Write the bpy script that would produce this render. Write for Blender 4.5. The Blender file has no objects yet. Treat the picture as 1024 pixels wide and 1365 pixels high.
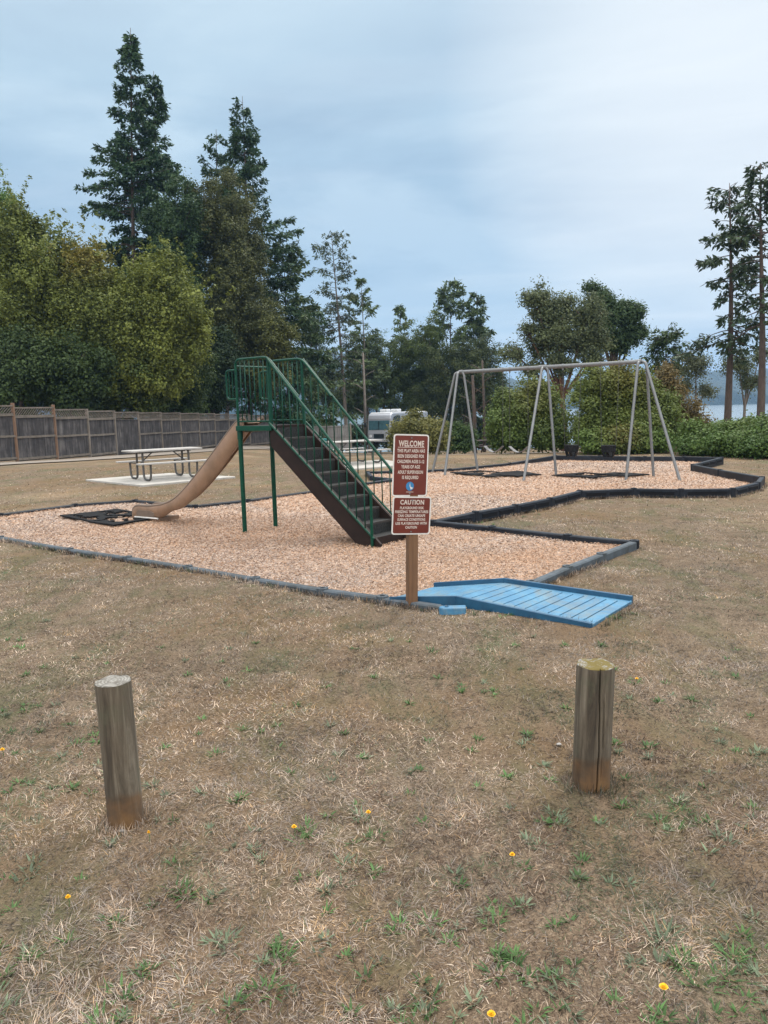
import bpy, math, random
import numpy as np
from mathutils import Vector, Matrix
random.seed(7)
scene = bpy.context.scene
C = scene.collection

# ------------------------------------------------------------------ camera
F = 1025.0; ROLL = math.radians(1.5); EYE = 1.6
PITCH = math.atan((682.5-545)/F*math.cos(ROLL))
def ray(px, py):
    u = (px-512)/F; v = (682.5-py)/F
    x = u*math.cos(ROLL)+v*math.sin(ROLL); y = -u*math.sin(ROLL)+v*math.cos(ROLL)
    return (x, math.cos(PITCH)+y*math.sin(PITCH), -math.sin(PITCH)+y*math.cos(PITCH))
def gp(px, py, z=0.0):
    r = ray(px, py); t = (z-EYE)/r[2]; return (r[0]*t, r[1]*t)
def at(px, py, Y):
    r = ray(px, py); t = Y/r[1]; return (r[0]*t, EYE+r[2]*t)

def gh(px, py, dz=0.0):
    # ground point seen at a pixel, following the terrain
    r = ray(px, py); lo, hi = .5, 90.0
    for k in range(400):
        t = .5*1.013**k
        if EYE+r[2]*t < float(hz_base(r[0]*t, r[1]*t))+dz: hi = t; break
        lo = t
    for k in range(30):
        m = (lo+hi)/2
        if EYE+r[2]*m < float(hz_base(r[0]*m, r[1]*m))+dz: hi = m
        else: lo = m
    return (r[0]*hi, r[1]*hi)

cam_d = bpy.data.cameras.new('camera'); cam = bpy.data.objects.new('camera', cam_d); C.objects.link(cam)
cam_d.sensor_fit = 'HORIZONTAL'; cam_d.sensor_width = 36.0; cam_d.lens = 36.0*F/1024.0
cam_d.clip_start = 0.05; cam_d.clip_end = 8000
f_ = Vector((0, math.cos(PITCH), -math.sin(PITCH))); u_ = Vector((0, math.sin(PITCH), math.cos(PITCH))); r_ = Vector((1, 0, 0))
cr = math.cos(ROLL)*r_-math.sin(ROLL)*u_; cu = math.sin(ROLL)*r_+math.cos(ROLL)*u_; cb = -f_
cam.matrix_world = Matrix(((cr.x, cu.x, cb.x, 0), (cr.y, cu.y, cb.y, 0), (cr.z, cu.z, cb.z, EYE), (0, 0, 0, 1)))
scene.camera = cam

# ------------------------------------------------------------------ noise
def vn(x, y, s, seed=0):
    x = np.asarray(x, float)/s+1000.5; y = np.asarray(y, float)/s+1000.5
    xi = np.floor(x).astype(np.int64); yi = np.floor(y).astype(np.int64); fx = x-xi; fy = y-yi
    fx = fx*fx*(3-2*fx); fy = fy*fy*(3-2*fy)
    def h(a, b):
        n = (a*374761393+b*668265263+seed*1274126177) & 0x7fffffff
        n = ((n ^ (n >> 13))*1103515245) & 0x7fffffff
        n = ((n ^ (n >> 15))*12345677) & 0x7fffffff
        return ((n ^ (n >> 14)) & 0xffff)/65535.0
    return (h(xi, yi)*(1-fx)+h(xi+1, yi)*fx)*(1-fy)+(h(xi, yi+1)*(1-fx)+h(xi+1, yi+1)*fx)*fy
def fbm(x, y, s, seed=0, o=4):
    v = 0; a = 1; t = 0
    for k in range(o):
        v = v+a*vn(x, y, s/2**k, seed+k*17); t += a; a *= .55
    return v/t
def sst(a, b, x):
    t = np.clip((x-a)/(b-a), 0, 1); return t*t*(3-2*t)
def hz_base(x, y):
    x = np.asarray(x, float); y = np.asarray(y, float)
    sl_ = .020+.030*sst(-9, -3, x)
    d = np.clip(y-23, 0, 62)
    z = -sl_*d*sst(0, 10, d)
    z = np.where(y > 85, z-(y-85)*0.12, z)
    z = np.maximum(z, -14+0*x)
    z = z+1.6*sst(18, 60, -x-0.12*y)*sst(20, 40, y)*(1-sst(70, 95, y))
    return z
def hz(x, y):
    x = np.asarray(x, float); y = np.asarray(y, float)
    r = np.hypot(x, y)
    return hz_base(x, y)+(fbm(x, y, 1.3, 3)-.5)*.05*(1-sst(8, 20, r))+(fbm(x, y, 9, 5)-.5)*.10*sst(14, 40, r)
def H(x, y): return float(hz(x, y))

# ------------------------------------------------------------------ mesh helpers
def tag(o, label=None, cat=None, group=None, kind=None):
    if label: o['label'] = label
    if cat: o['category'] = cat
    if group: o['group'] = group
    if kind: o['kind'] = kind
    return o
def empty(name, loc=(0, 0, 0), rz=0.0):
    o = bpy.data.objects.new(name, None); C.objects.link(o); o.location = loc; o.rotation_euler = (0, 0, rz)
    o.empty_display_size = .2; return o
def finish(me, name, m, parent, smooth=False, bevel=0):
    if m is not None:
        for mm in (m if isinstance(m, (list, tuple)) else [m]): me.materials.append(mm)
    if smooth: me.polygons.foreach_set('use_smooth', [True]*len(me.polygons))
    o = bpy.data.objects.new(name, me); C.objects.link(o)
    if parent: o.parent = parent
    if bevel:
        b = o.modifiers.new('bevel', 'BEVEL'); b.width = bevel; b.segments = 2; b.limit_method = 'ANGLE'; b.angle_limit = math.radians(35)
        b.harden_normals = False
    return o
class MB:
    def __init__(s): s.v = []; s.f = []
    def add(s, vs, fs):
        n = len(s.v); s.v += [tuple(v) for v in vs]; s.f += [tuple(i+n for i in f) for f in fs]; return s
    def box(s, c, size, M=None):
        x, y, z = [a/2 for a in size]
        vs = [Vector((i*x, j*y, k*z)) for k in (-1, 1) for j in (-1, 1) for i in (-1, 1)]
        if M is not None: vs = [M @ v for v in vs]
        vs = [v+Vector(c) for v in vs]
        return s.add(vs, [(0, 2, 3, 1), (4, 5, 7, 6), (0, 1, 5, 4), (2, 6, 7, 3), (0, 4, 6, 2), (1, 3, 7, 5)])
    def bar(s, a, b, w, h, up=(0, 0, 1)):
        a = Vector(a); b = Vector(b); d = (b-a); L = d.length; d.normalize(); up = Vector(up)
        x = d.cross(up)
        if x.length < 1e-4: x = d.cross(Vector((1, 0, 0)))
        x.normalize(); z = x.cross(d)
        M = Matrix((x, d, z)).transposed()
        return s.box((a+b)/2, (w, L, h), M)
    def tube(s, pts, r, n=8, cap=True):
        pts = [Vector(p) for p in pts]; k = len(pts)
        rs = r if isinstance(r, (list, tuple)) else [r]*k
        base = len(s.v); d0 = (pts[1]-pts[0]).normalized()
        x = d0.orthogonal().normalized()
        for i, p in enumerate(pts):
            d = (pts[min(i+1, k-1)]-pts[max(i-1, 0)]).normalized()
            x = (x-d*x.dot(d))
            if x.length < 1e-5: x = d.orthogonal()
            x.normalize(); y = d.cross(x)
            for j in range(n):
                a = 2*math.pi*j/n; s.v.append(tuple(p+(x*math.cos(a)+y*math.sin(a))*rs[i]))
        for i in range(k-1):
            for j in range(n):
                a = base+i*n+j; b = base+i*n+(j+1) % n; s.f.append((a, b, b+n, a+n))
        if cap:
            s.f.append(tuple(base+j for j in reversed(range(n)))); s.f.append(tuple(base+(k-1)*n+j for j in range(n)))
        return s
    def prism(s, poly, fn, t0, t1):
        """poly: list of 2D pts, fn(p,t)->3D"""
        n = len(poly); a = [fn(p, t0) for p in poly]+[fn(p, t1) for p in poly]
        fs = [tuple(range(n)), tuple(reversed(range(n, 2*n)))]+[(i, i+n, (i+1) % n+n, (i+1) % n) for i in range(n)]
        return s.add(a, fs)
    def mesh(s, name):
        me = bpy.data.meshes.new(name); me.from_pydata(s.v, [], s.f)
        me.validate(); me.update(); return me
    def build(s, name, m, parent=None, smooth=False, bevel=0, fixn=True):
        me = s.mesh(name)
        if fixn:
            import bmesh
            bm = bmesh.new(); bm.from_mesh(me); bmesh.ops.recalc_face_normals(bm, faces=bm.faces)
            if smooth:
                for e in bm.edges:
                    if len(e.link_faces) == 2 and e.calc_face_angle(0) > math.radians(50): e.smooth = False
            bm.to_mesh(me); bm.free()
        return finish(me, name, m, parent, smooth, bevel)
def rounded(pts, r, n=5):
    """polyline with rounded corners"""
    pts = [Vector(p) for p in pts]; out = [pts[0]]
    for i in range(1, len(pts)-1):
        a = pts[i-1]-pts[i]; b = pts[i+1]-pts[i]
        ra = min(r, a.length*.49, b.length*.49); A = pts[i]+a.normalized()*ra; B = pts[i]+b.normalized()*ra
        for k in range(n+1):
            t = k/n; out.append(A*(1-t)**2+pts[i]*2*t*(1-t)+B*t*t)
    out.append(pts[-1]); return out
def copy_tree(o, parent=None):
    c = o.copy(); C.objects.link(c); c.parent = parent
    for ch in [q for q in C.objects if q.parent == o]: copy_tree(ch, c)
    return c
def np_mesh(name, verts, faces_flat, counts, m, parent=None, col=None, smooth=False):
    me = bpy.data.meshes.new(name)
    me.vertices.add(len(verts)); me.vertices.foreach_set('co', np.ascontiguousarray(verts, np.float32).ravel())
    me.loops.add(len(faces_flat)); me.loops.foreach_set('vertex_index', np.ascontiguousarray(faces_flat, np.int32))
    me.polygons.add(len(counts)); st = np.zeros(len(counts), np.int32); st[1:] = np.cumsum(counts)[:-1]
    me.polygons.foreach_set('loop_start', st); me.polygons.foreach_set('loop_total', np.ascontiguousarray(counts, np.int32))
    if col is not None:
        at_ = me.color_attributes.new('tint', 'FLOAT_COLOR', 'POINT')
        c4 = np.ones((len(verts), 4), np.float32); c4[:, :3] = col; at_.data.foreach_set('color', c4.ravel())
    me.update(calc_edges=True)
    return finish(me, name, m, parent, smooth)

# ------------------------------------------------------------------ materials
def lin(c): return tuple(((v/255)/12.92 if v/255 <= .04045 else ((v/255+.055)/1.055)**2.4) for v in c)
def NM(name):
    m = bpy.data.materials.new(name); m.use_nodes = True; nt = m.node_tree
    b = nt.nodes['Principled BSDF']; return m, nt, b
def ramp(nt, stops, fac=None):
    r = nt.nodes.new('ShaderNodeValToRGB'); e = r.color_ramp.elements
    while len(e) < len(stops): e.new(.5)
    for i, (p, c) in enumerate(stops):
        e[i].position = p; e[i].color = (*c, 1) if len(c) == 3 else c
    if fac is not None: nt.links.new(fac, r.inputs['Fac'])
    return r
def noise(nt, scale, detail=4, rough=.6, vec=None, dist=0):
    n = nt.nodes.new('ShaderNodeTexNoise'); n.inputs['Scale'].default_value = scale
    n.inputs['Detail'].default_value = detail; n.inputs['Roughness'].default_value = rough; n.inputs['Distortion'].default_value = dist
    if vec is not None: nt.links.new(vec, n.inputs['Vector'])
    return n
def objvec(nt, scale=(1, 1, 1)):
    t = nt.nodes.new('ShaderNodeTexCoord'); mp = nt.nodes.new('ShaderNodeMapping'); mp.inputs['Scale'].default_value = scale
    nt.links.new(t.outputs['Object'], mp.inputs['Vector']); return mp.outputs['Vector']
def bump(nt, b, h, strength=.3, dist=.01):
    n = nt.nodes.new('ShaderNodeBump'); n.inputs['Strength'].default_value = strength; n.inputs['Distance'].default_value = dist
    nt.links.new(h, n.inputs['Height']); nt.links.new(n.outputs['Normal'], b.inputs['Normal']); return n
def mixc(nt, a, b, fac, mode='MIX'):
    m = nt.nodes.new('ShaderNodeMix'); m.data_type = 'RGBA'; m.blend_type = mode
    for s, v in ((6, a), (7, b)):
        if hasattr(v, 'is_linked'): nt.links.new(v, m.inputs[s])
        else: m.inputs[s].default_value = (*v, 1)
    if hasattr(fac, 'is_linked'): nt.links.new(fac, m.inputs[0])
    else: m.inputs[0].default_value = fac
    return m.outputs[2]
def simple(name, c, rough=.6, metal=0, var=.25, scale=8, vscale=(1, 1, 1), bmp=.1, bd=.004, c2=None):
    m, nt, b = NM(name); v = objvec(nt, vscale); n = noise(nt, scale, 5, .65, v)
    c2 = c2 or tuple(x*(1-var) for x in c)
    if max(c) < .13: b.inputs['Specular IOR Level'].default_value = .22
    r = ramp(nt, [(.3, c2), (.7, c)], n.outputs['Fac']); nt.links.new(r.outputs[0], b.inputs['Base Color'])
    b.inputs['Roughness'].default_value = rough; b.inputs['Metallic'].default_value = metal
    if bmp: bump(nt, b, n.outputs['Fac'], bmp, bd)
    return m
def wood(name, stops, axis=2, rough=.85, scale=9, stretch=.08, bmp=.5, bd=.004):
    m, nt, b = NM(name); s = [1, 1, 1]; s[axis] = stretch; v = objvec(nt, s)
    n = noise(nt, scale*4, 6, .7, v, .3); n2 = noise(nt, 2.2, 3, .6)
    tc = objvec(nt); nt.links.new(tc, n2.inputs['Vector'])
    mx = nt.nodes.new('ShaderNodeMath'); mx.operation = 'MULTIPLY_ADD'; nt.links.new(n.outputs['Fac'], mx.inputs[0]); mx.inputs[1].default_value = .65
    m3 = nt.nodes.new('ShaderNodeMath'); m3.operation = 'MULTIPLY'; nt.links.new(n2.outputs['Fac'], m3.inputs[0]); m3.inputs[1].default_value = .35
    nt.links.new(m3.outputs[0], mx.inputs[2])
    r = ramp(nt, stops, mx.outputs[0]); nt.links.new(r.outputs[0], b.inputs['Base Color']); b.inputs['Roughness'].default_value = rough
    bump(nt, b, n.outputs['Fac'], bmp, bd); return m
def leafmat(name, trans=.25, rough=.6, gl=.25):
    m, nt, b = NM(name); a = nt.nodes.new('ShaderNodeAttribute'); a.attribute_name = 'tint'
    nt.links.new(a.outputs['Color'], b.inputs['Base Color']); b.inputs['Roughness'].default_value = rough
    b.inputs['Specular IOR Level'].default_value = gl
    t = nt.nodes.new('ShaderNodeBsdfTranslucent'); nt.links.new(a.outputs['Color'], t.inputs['Color'])
    mx = nt.nodes.new('ShaderNodeMixShader'); mx.inputs[0].default_value = trans
    nt.links.new(b.outputs[0], mx.inputs[1]); nt.links.new(t.outputs[0], mx.inputs[2])
    nt.links.new(mx.outputs[0], nt.nodes['Material Output'].inputs['Surface']); return m

M = {}
M['leaf'] = leafmat('leaf_foliage', .3); M['needle'] = leafmat('needle_foliage', .15)
M['straw'] = leafmat('dry_grass_blades', .2, .7, .2); M['weed'] = leafmat('weed_leaves', .25, .55, .3)
def mk_chip():
    m, nt, b = NM('wood_chips'); a = nt.nodes.new('ShaderNodeAttribute'); a.attribute_name = 'tint'
    nt.links.new(a.outputs['Color'], b.inputs['Base Color']); b.inputs['Roughness'].default_value = .85; return m
M['chip'] = mk_chip()
M['bark'] = wood('tree_bark', [(.3, (.03, .022, .018)), (.7, (.11, .08, .062))], 2, .95, 3, .25, .8, .02)
M['bark_red'] = wood('peeling_red_bark', [(.3, (.07, .04, .03)), (.65, (.20, .10, .065))], 2, .8, 2, .3, .6, .02)
M['bark_grey'] = wood('grey_bark', [(.3, (.07, .06, .05)), (.7, (.20, .17, .145))], 2, .9, 3, .25, .6, .02)

# ground
def mk_ground():
    m, nt, b = NM('dry_lawn')
    tc = nt.nodes.new('ShaderNodeTexCoord'); v = tc.outputs['Object']
    n1 = noise(nt, .55, 5, .6, v); n2 = noise(nt, 5.5, 6, .7, v, .4); n3 = noise(nt, 70, 3, .7, v, .6); n4 = noise(nt, .23, 4, .6, v)
    mp = nt.nodes.new('ShaderNodeMapping'); mp.inputs['Scale'].default_value = (1, .35, 1); nt.links.new(v, mp.inputs['Vector'])
    n5 = noise(nt, 2.1, 6, .75, mp.outputs[0], .3)
    fine = ramp(nt, [(.30, (.040, .030, .021)), (.44, (.135, .100, .068)), (.58, (.285, .222, .152)), (.75, (.50, .41, .29))], n3.outputs['Fac'])
    mid = ramp(nt, [(.3, (.075, .056, .042)), (.45, (.195, .150, .110)), (.6, (.325, .262, .192)), (.75, (.20, .140, .095))], n2.outputs['Fac'])
    c = mixc(nt, fine.outputs[0], mid.outputs[0], .45)
    n6 = noise(nt, 190, 2, .6, v, .4); f6 = ramp(nt, [(.35, (.45, .45, .45)), (.65, (1.25, 1.22, 1.15))], n6.outputs['Fac']); c = mixc(nt, c, f6.outputs[0], .8, 'MULTIPLY')
    g = ramp(nt, [(.47, (0, 0, 0)), (.63, (.8, .8, .8))], n5.outputs['Fac'])
    c = mixc(nt, c, (.115, .12, .062), g.outputs[0])
    g2 = ramp(nt, [(.38, (.6, .6, .6)), (.55, (0, 0, 0))], n1.outputs['Fac'])
    c = mixc(nt, c, (.20, .13, .068), g2.outputs[0])
    g3 = ramp(nt, [(.52, (0, 0, 0)), (.7, (.5, .5, .5))], n4.outputs['Fac'])
    c = mixc(nt, c, (.38, .29, .18), g3.outputs[0])
    c = mixc(nt, c, (.88, .86, .88), 1.0, 'MULTIPLY')
    nt.links.new(c, b.inputs['Base Color']); b.inputs['Roughness'].default_value = .95; b.inputs['Specular IOR Level'].default_value = .1
    ad = nt.nodes.new('ShaderNodeMath'); ad.operation = 'ADD'; nt.links.new(n2.outputs['Fac'], ad.inputs[0]); nt.links.new(n3.outputs['Fac'], ad.inputs[1])
    bump(nt, b, ad.outputs[0], .8, .03); return m
M['ground'] = mk_ground()
def mk_chipbed():
    m, nt, b = NM('chip_bed'); tc = nt.nodes.new('ShaderNodeTexCoord'); v = tc.outputs['Object']
    vo = nt.nodes.new('ShaderNodeTexVoronoi'); vo.inputs['Scale'].default_value = 55; nt.links.new(v, vo.inputs['Vector'])
    sp = nt.nodes.new('ShaderNodeSeparateColor'); nt.links.new(vo.outputs['Color'], sp.inputs[0])
    r = ramp(nt, [(.0, (.12, .07, .045)), (.25, (.36, .235, .16)), (.5, (.50, .37, .28)), (.75, (.56, .44, .36)), (1, (.36, .31, .28))], sp.outputs[0])
    n = noise(nt, .7, 4, .6, v); o = ramp(nt, [(.5, (0, 0, 0)), (.72, (.65, .65, .65))], n.outputs['Fac'])
    c = mixc(nt, r.outputs[0], (.42, .235, .12), o.outputs[0])
    nt.links.new(c, b.inputs['Base Color']); b.inputs['Roughness'].default_value = .9
    bump(nt, b, vo.outputs['Distance'], .6, .02); return m
M['chipbed'] = mk_chipbed()
M['path'] = simple('gravel_path', (.26, .225, .19), .95, 0, .3, 14, bmp=.3, bd=.01, c2=(.17, .145, .12))
M['concrete'] = simple('pale_concrete', (.42, .40, .365), .85, 0, .2, 5, bmp=.1, c2=(.31, .295, .27))
M['plastic'] = simple('black_border_plastic', (.018, .024, .034), .45, 0, .35, 6, bmp=.15, bd=.004, c2=(.006, .008, .012))
M['plastic_grey'] = simple('weathered_grey_border_plastic', (.085, .105, .125), .6, 0, .3, 9, bmp=.25, bd=.004, c2=(.045, .052, .055))
M['slot'] = simple('hollow_dark', (.008, .009, .012), .8, bmp=0)
M['green'] = simple('green_painted_steel', (.004, .062, .036), .32, 0, .35, 25, bmp=.12, bd=.002, c2=(.002, .032, .020))
M['brownmetal'] = simple('brown_coated_steel', (.026, .015, .012), .6, 0, .35, 7, bmp=.1, bd=.003, c2=(.013, .008, .007))
M['galv'] = simple('galvanised_pipe', (.17, .18, .185), .45, .35, .35, 12, vscale=(1, 1, .3), bmp=.08, c2=(.14, .14, .14))
M['rubber'] = simple('black_rubber', (.008, .008, .009), .9, 0, .4, 30, bmp=.3, bd=.01)
M['bucket'] = simple('black_bucket_rubber', (.008, .009, .011), .55, 0, .4, 10)
M['chain'] = simple('chain_steel', (.10, .10, .10), .5, .6, .3, 40)
M['tablegrey'] = simple('pale_coated_boards', (.40, .385, .36), .6, 0, .2, 6, c2=(.29, .275, .26))
M['framegrey'] = simple('grey_table_frame', (.12, .115, .11), .45, .4, .3, 12)
M['white_edge'] = simple('white_reflective_edge', (.68, .66, .62), .5, 0, .12, 12, c2=(.55, .53, .49))
M['signred'] = simple('maroon_sign_face', (.135, .022, .012), .35, 0, .3, 5, bmp=.03, c2=(.10, .016, .009))
M['signtext'] = simple('cream_lettering', (.62, .56, .50), .5, 0, .3, 30, bmp=0, c2=(.46, .36, .30))
M['emblem'] = simple('emblem_blue', (.03, .20, .42), .4, 0, .2, 20, bmp=0)
M['post_wood'] = wood('brown_treated_post', [(.3, (.075, .036, .016)), (.7, (.22, .115, .055))], 2, .8, 6, .06)
M['fence_wood'] = wood('grey_fence_boards', [(.30, (.012, .011, .012)), (.5, (.050, .046, .047)), (.72, (.17, .158, .152))], 2, .9, 1.6, .12, .5, .01)
M['fence_lat'] = wood('grey_lattice_wood', [(.3, (.07, .06, .05)), (.7, (.21, .18, .15))], 0, .9, 2, .2, .3)
M['fence_post'] = wood('weathered_fence_post', [(.3, (.10, .085, .07)), (.7, (.24, .205, .17))], 2, .9, 3, .1)
M['fence_post_b'] = wood('reddish_fence_post', [(.3, (.095, .055, .034)), (.7, (.23, .14, .09))], 2, .9, 3, .1)
M['table_wood'] = wood('brown_table_boards', [(.3, (.10, .06, .042)), (.7, (.27, .18, .135))], 0, .85, 3, .15)
M['table_dark'] = wood('dark_table_boards', [(.3, (.03, .02, .016)), (.7, (.09, .06, .05))], 0, .85, 3, .15)

def mk_slide():
    m, nt, b = NM('tan_slide_plastic'); v = objvec(nt)
    n = noise(nt, 3, 6, .65, v); n2 = noise(nt, 40, 3, .6, v)
    r = ramp(nt, [(.3, (.15, .092, .056)), (.55, (.255, .155, .098)), (.75, (.31, .20, .13))], n.outputs['Fac'])
    c = mixc(nt, r.outputs[0], (.24, .17, .11), .18); nt.links.new(c, b.inputs['Base Color'])
    b.inputs['Roughness'].default_value = .5; bump(nt, b, n2.outputs['Fac'], .08, .003); return m
M['slide'] = mk_slide()
M['slide_rim'] = simple('faded_slide_rim', (.17, .12, .085), .5, 0, .3, 5, c2=(.12, .088, .066))
def mk_ramp():
    m, nt, b = NM('blue_ramp_plastic'); v = objvec(nt)
    n = noise(nt, 4, 6, .7, v, .3); n2 = noise(nt, 26, 4, .7, v)
    r = ramp(nt, [(.25, (.028, .105, .20)), (.5, (.048, .175, .30)), (.75, (.085, .25, .38))], n.outputs['Fac'])
    d = ramp(nt, [(.55, (0, 0, 0)), (.75, (.5, .5, .5))], n2.outputs['Fac'])
    c = mixc(nt, r.outputs[0], (.16, .27, .33), d.outputs[0]); n3 = noise(nt, 2.4, 7, .72, v, .8); d3 = ramp(nt, [(.46, (0, 0, 0)), (.62, (.7, .7, .7))], n3.outputs['Fac']); c = mixc(nt, c, (.16, .17, .14), d3.outputs[0]); nt.links.new(c, b.inputs['Base Color'])
    b.inputs['Roughness'].default_value = .5; bump(nt, b, n2.outputs['Fac'], .15, .003); return m
M['ramp'] = mk_ramp()
M['ramp_dark'] = simple('blue_ramp_side', (.012, .085, .165), .5, 0, .35, 8, c2=(.007, .045, .095))
def mk_bollard(name, moss):
    m, nt, b = NM(name); v = objvec(nt, (1, 1, .07)); vo = objvec(nt)
    n = noise(nt, 26, 7, .72, v, .5); n2 = noise(nt, 5, 4, .65, vo); n3 = noise(nt, 3, 3, .6, objvec(nt, (1, 1, .45)))
    r = ramp(nt, [(.30, (.018, .013, .009)), (.43, (.060, .046, .031)), (.56, (.115, .092, .064)), (.75, (.25, .215, .165))], n.outputs['Fac'])
    g = ramp(nt, [(.45, (0, 0, 0)), (.65, (.6, .6, .6))], n3.outputs['Fac'])
    c = mixc(nt, r.outputs[0], (.085, .072, .052), g.outputs[0])
    g2 = ramp(nt, [(.52, (0, 0, 0)), (.7, (.55, .55, .55))], n2.outputs['Fac'])
    c = mixc(nt, c, (.085, .095, .055), g2.outputs[0])
    # rust coloured band of lichen and soil splash at the foot
    tc = nt.nodes.new('ShaderNodeTexCoord'); sx = nt.nodes.new('ShaderNodeSeparateXYZ'); nt.links.new(tc.outputs['Object'], sx.inputs[0])
    ad = nt.nodes.new('ShaderNodeMath'); ad.operation = 'MULTIPLY_ADD'; nt.links.new(n2.outputs['Fac'], ad.inputs[0]); ad.inputs[1].default_value = -.24; nt.links.new(n3.outputs['Fac'], ad.inputs[0]); nt.links.new(sx.outputs['Z'], ad.inputs[2])
    q = ramp(nt, [(.0, (1, 1, 1)), (.02, (0, 0, 0))]); 
    mr = nt.nodes.new('ShaderNodeMapRange'); nt.links.new(ad.outputs[0], mr.inputs[0]); mr.inputs[1].default_value = .0; mr.inputs[2].default_value = .03; mr.inputs[3].default_value = .58; mr.inputs[4].default_value = 0
    rn = ramp(nt, [(.38, (.055, .03, .014)), (.62, (.20, .088, .022))], n2.outputs['Fac'])
    c = mixc(nt, c, rn.outputs[0], mr.outputs[0])
    nt.links.new(c, b.inputs['Base Color']); b.inputs['Roughness'].default_value = .9
    bump(nt, b, n.outputs['Fac'], .7, .006); return m
M['boll'] = mk_bollard('weathered_log', False)
def mk_top(name, moss):
    m, nt, b = NM(name); v = objvec(nt); n = noise(nt, 22, 6, .7, v, 1.); w = nt.nodes.new('ShaderNodeTexWave'); w.wave_type = 'RINGS'; w.rings_direction = 'Z'
    w.inputs['Scale'].default_value = 22; w.inputs['Distortion'].default_value = 9; nt.links.new(v, w.inputs['Vector'])
    base = ramp(nt, [(.1, (.17, .16, .14)), (.6, (.225, .213, .19)), (.9, (.27, .258, .235))], w.outputs['Fac'])
    if moss: f = ramp(nt, [(.50, (.95, .95, .95)), (.60, (0, 0, 0))], n.outputs['Fac']); c = mixc(nt, base.outputs[0], (.12, .088, .012), f.outputs[0])
    else: f = ramp(nt, [(.36, (.85, .85, .85)), (.55, (0, 0, 0))], n.outputs['Fac']); c = mixc(nt, base.outputs[0], (.09, .078, .062), f.outputs[0])
    nt.links.new(c, b.inputs['Base Color']); b.inputs['Roughness'].default_value = .95; bump(nt, b, n.outputs['Fac'], .6, .008); return m
M['top_plain'] = mk_top('cut_log_end', False); M['top_moss'] = mk_top('mossy_log_end', True)
M['petal'] = simple('yellow_petals', (.80, .50, .01), .6, bmp=0, c2=(.75, .40, .008))
M['stem'] = simple('green_stem', (.09, .15, .05), .6, bmp=0)
M['pebble'] = simple('pale_pebble', (.36, .34, .32), .8, 0, .3, 30)

# ------------------------------------------------------------------ playground outline
ZT = .15
def P_(px, py, z): return gp(px, py, z)
outline = [  # (pixel, top height)
    ((-90, 699), .04), ((0, 715.5), .04), ((92, 731.5), .04), ((170, 742.5), .04), ((250, 755), .04), ((340, 770.5), .04), ((430, 785), .04), ((510, 795.5), .04), ((590, 807.5), .045),
    ((709, 775.5), .05), ((757, 755), .06), ((802, 738), .07), ((846, 721), .08),
    ((757, 713), .085), ((656, 702), .085), ((577, 694), .09),
    ((634, 682), .15), ((687, 673), .15), ((733, 664), .15), ((773, 654), .15), ((845, 651), .15), ((908, 652), .15), ((977, 651), .15), ((1010, 643), .15),
    ((1016, 635.5), .16), ((960, 626), .16), ((924, 619), .16), ((962, 609.5), .18), ((912, 608.5), .15), ((860, 608.5), .15), ((800, 607.5), .15), ((740, 607), .15),
    ((680, 617), .085), ((600, 625), .085), ((545, 627), .085), ((490, 628.5), .085), ((496, 635), .085), ((524, 638), .085), ((469, 646), .065),
    ((417, 654), .065), ((330, 666), .065), ((260, 673.5), .065), ((180, 666.5), .065), ((100, 672), .065), ((0, 685), .06), ((-90, 697), .06)]
OL = []
for p, z in outline:
    a_ = gh(p[0], p[1], z); OL.append((a_[0], a_[1], z+float(hz_base(*a_))))
poly = np.array([(a, b) for a, b, c in OL])
def inside(x, y, pg=poly):
    x = np.asarray(x, float); y = np.asarray(y, float); r = np.zeros(x.shape, bool); n = len(pg)
    for i in range(n):
        x0, y0 = pg[i]; x1, y1 = pg[(i+1) % n]
        if y0 == y1: continue
        c = ((y0 > y) != (y1 > y)) & (x < (x1-x0)*(y-y0)/(y1-y0)+x0); r ^= c
    return r

# ground sheet
def grid(xs, ys, zf, name, m, kind='structure'):
    X, Y = np.meshgrid(xs, ys); Z = zf(X, Y); V = np.stack([X, Y, Z], -1).reshape(-1, 3); nx = len(xs); ny = len(ys)
    i = (np.arange(ny-1)[:, None]*nx+np.arange(nx-1)[None, :]).ravel()
    Fc = np.stack([i, i+1, i+nx+1, i+nx], -1).ravel()
    o = np_mesh(name, V, Fc, np.full(len(i), 4, np.int32), m, smooth=True); o['kind'] = kind; return o
xs = np.concatenate([-np.geomspace(14, 3500, 60)[::-1], np.arange(-13.9, 14, .12), np.geomspace(14, 3500, 60)])
ys = np.concatenate([-np.geomspace(2, 3500, 25)[::-1], np.arange(-1.9, 24, .12), np.geomspace(24.1, 3500, 110)])
def gz(X, Y):
    Z = hz(X, Y); ins = inside(X, Y); return Z-.10*ins
grid(xs, ys, gz, 'ground', M['ground'])

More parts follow.
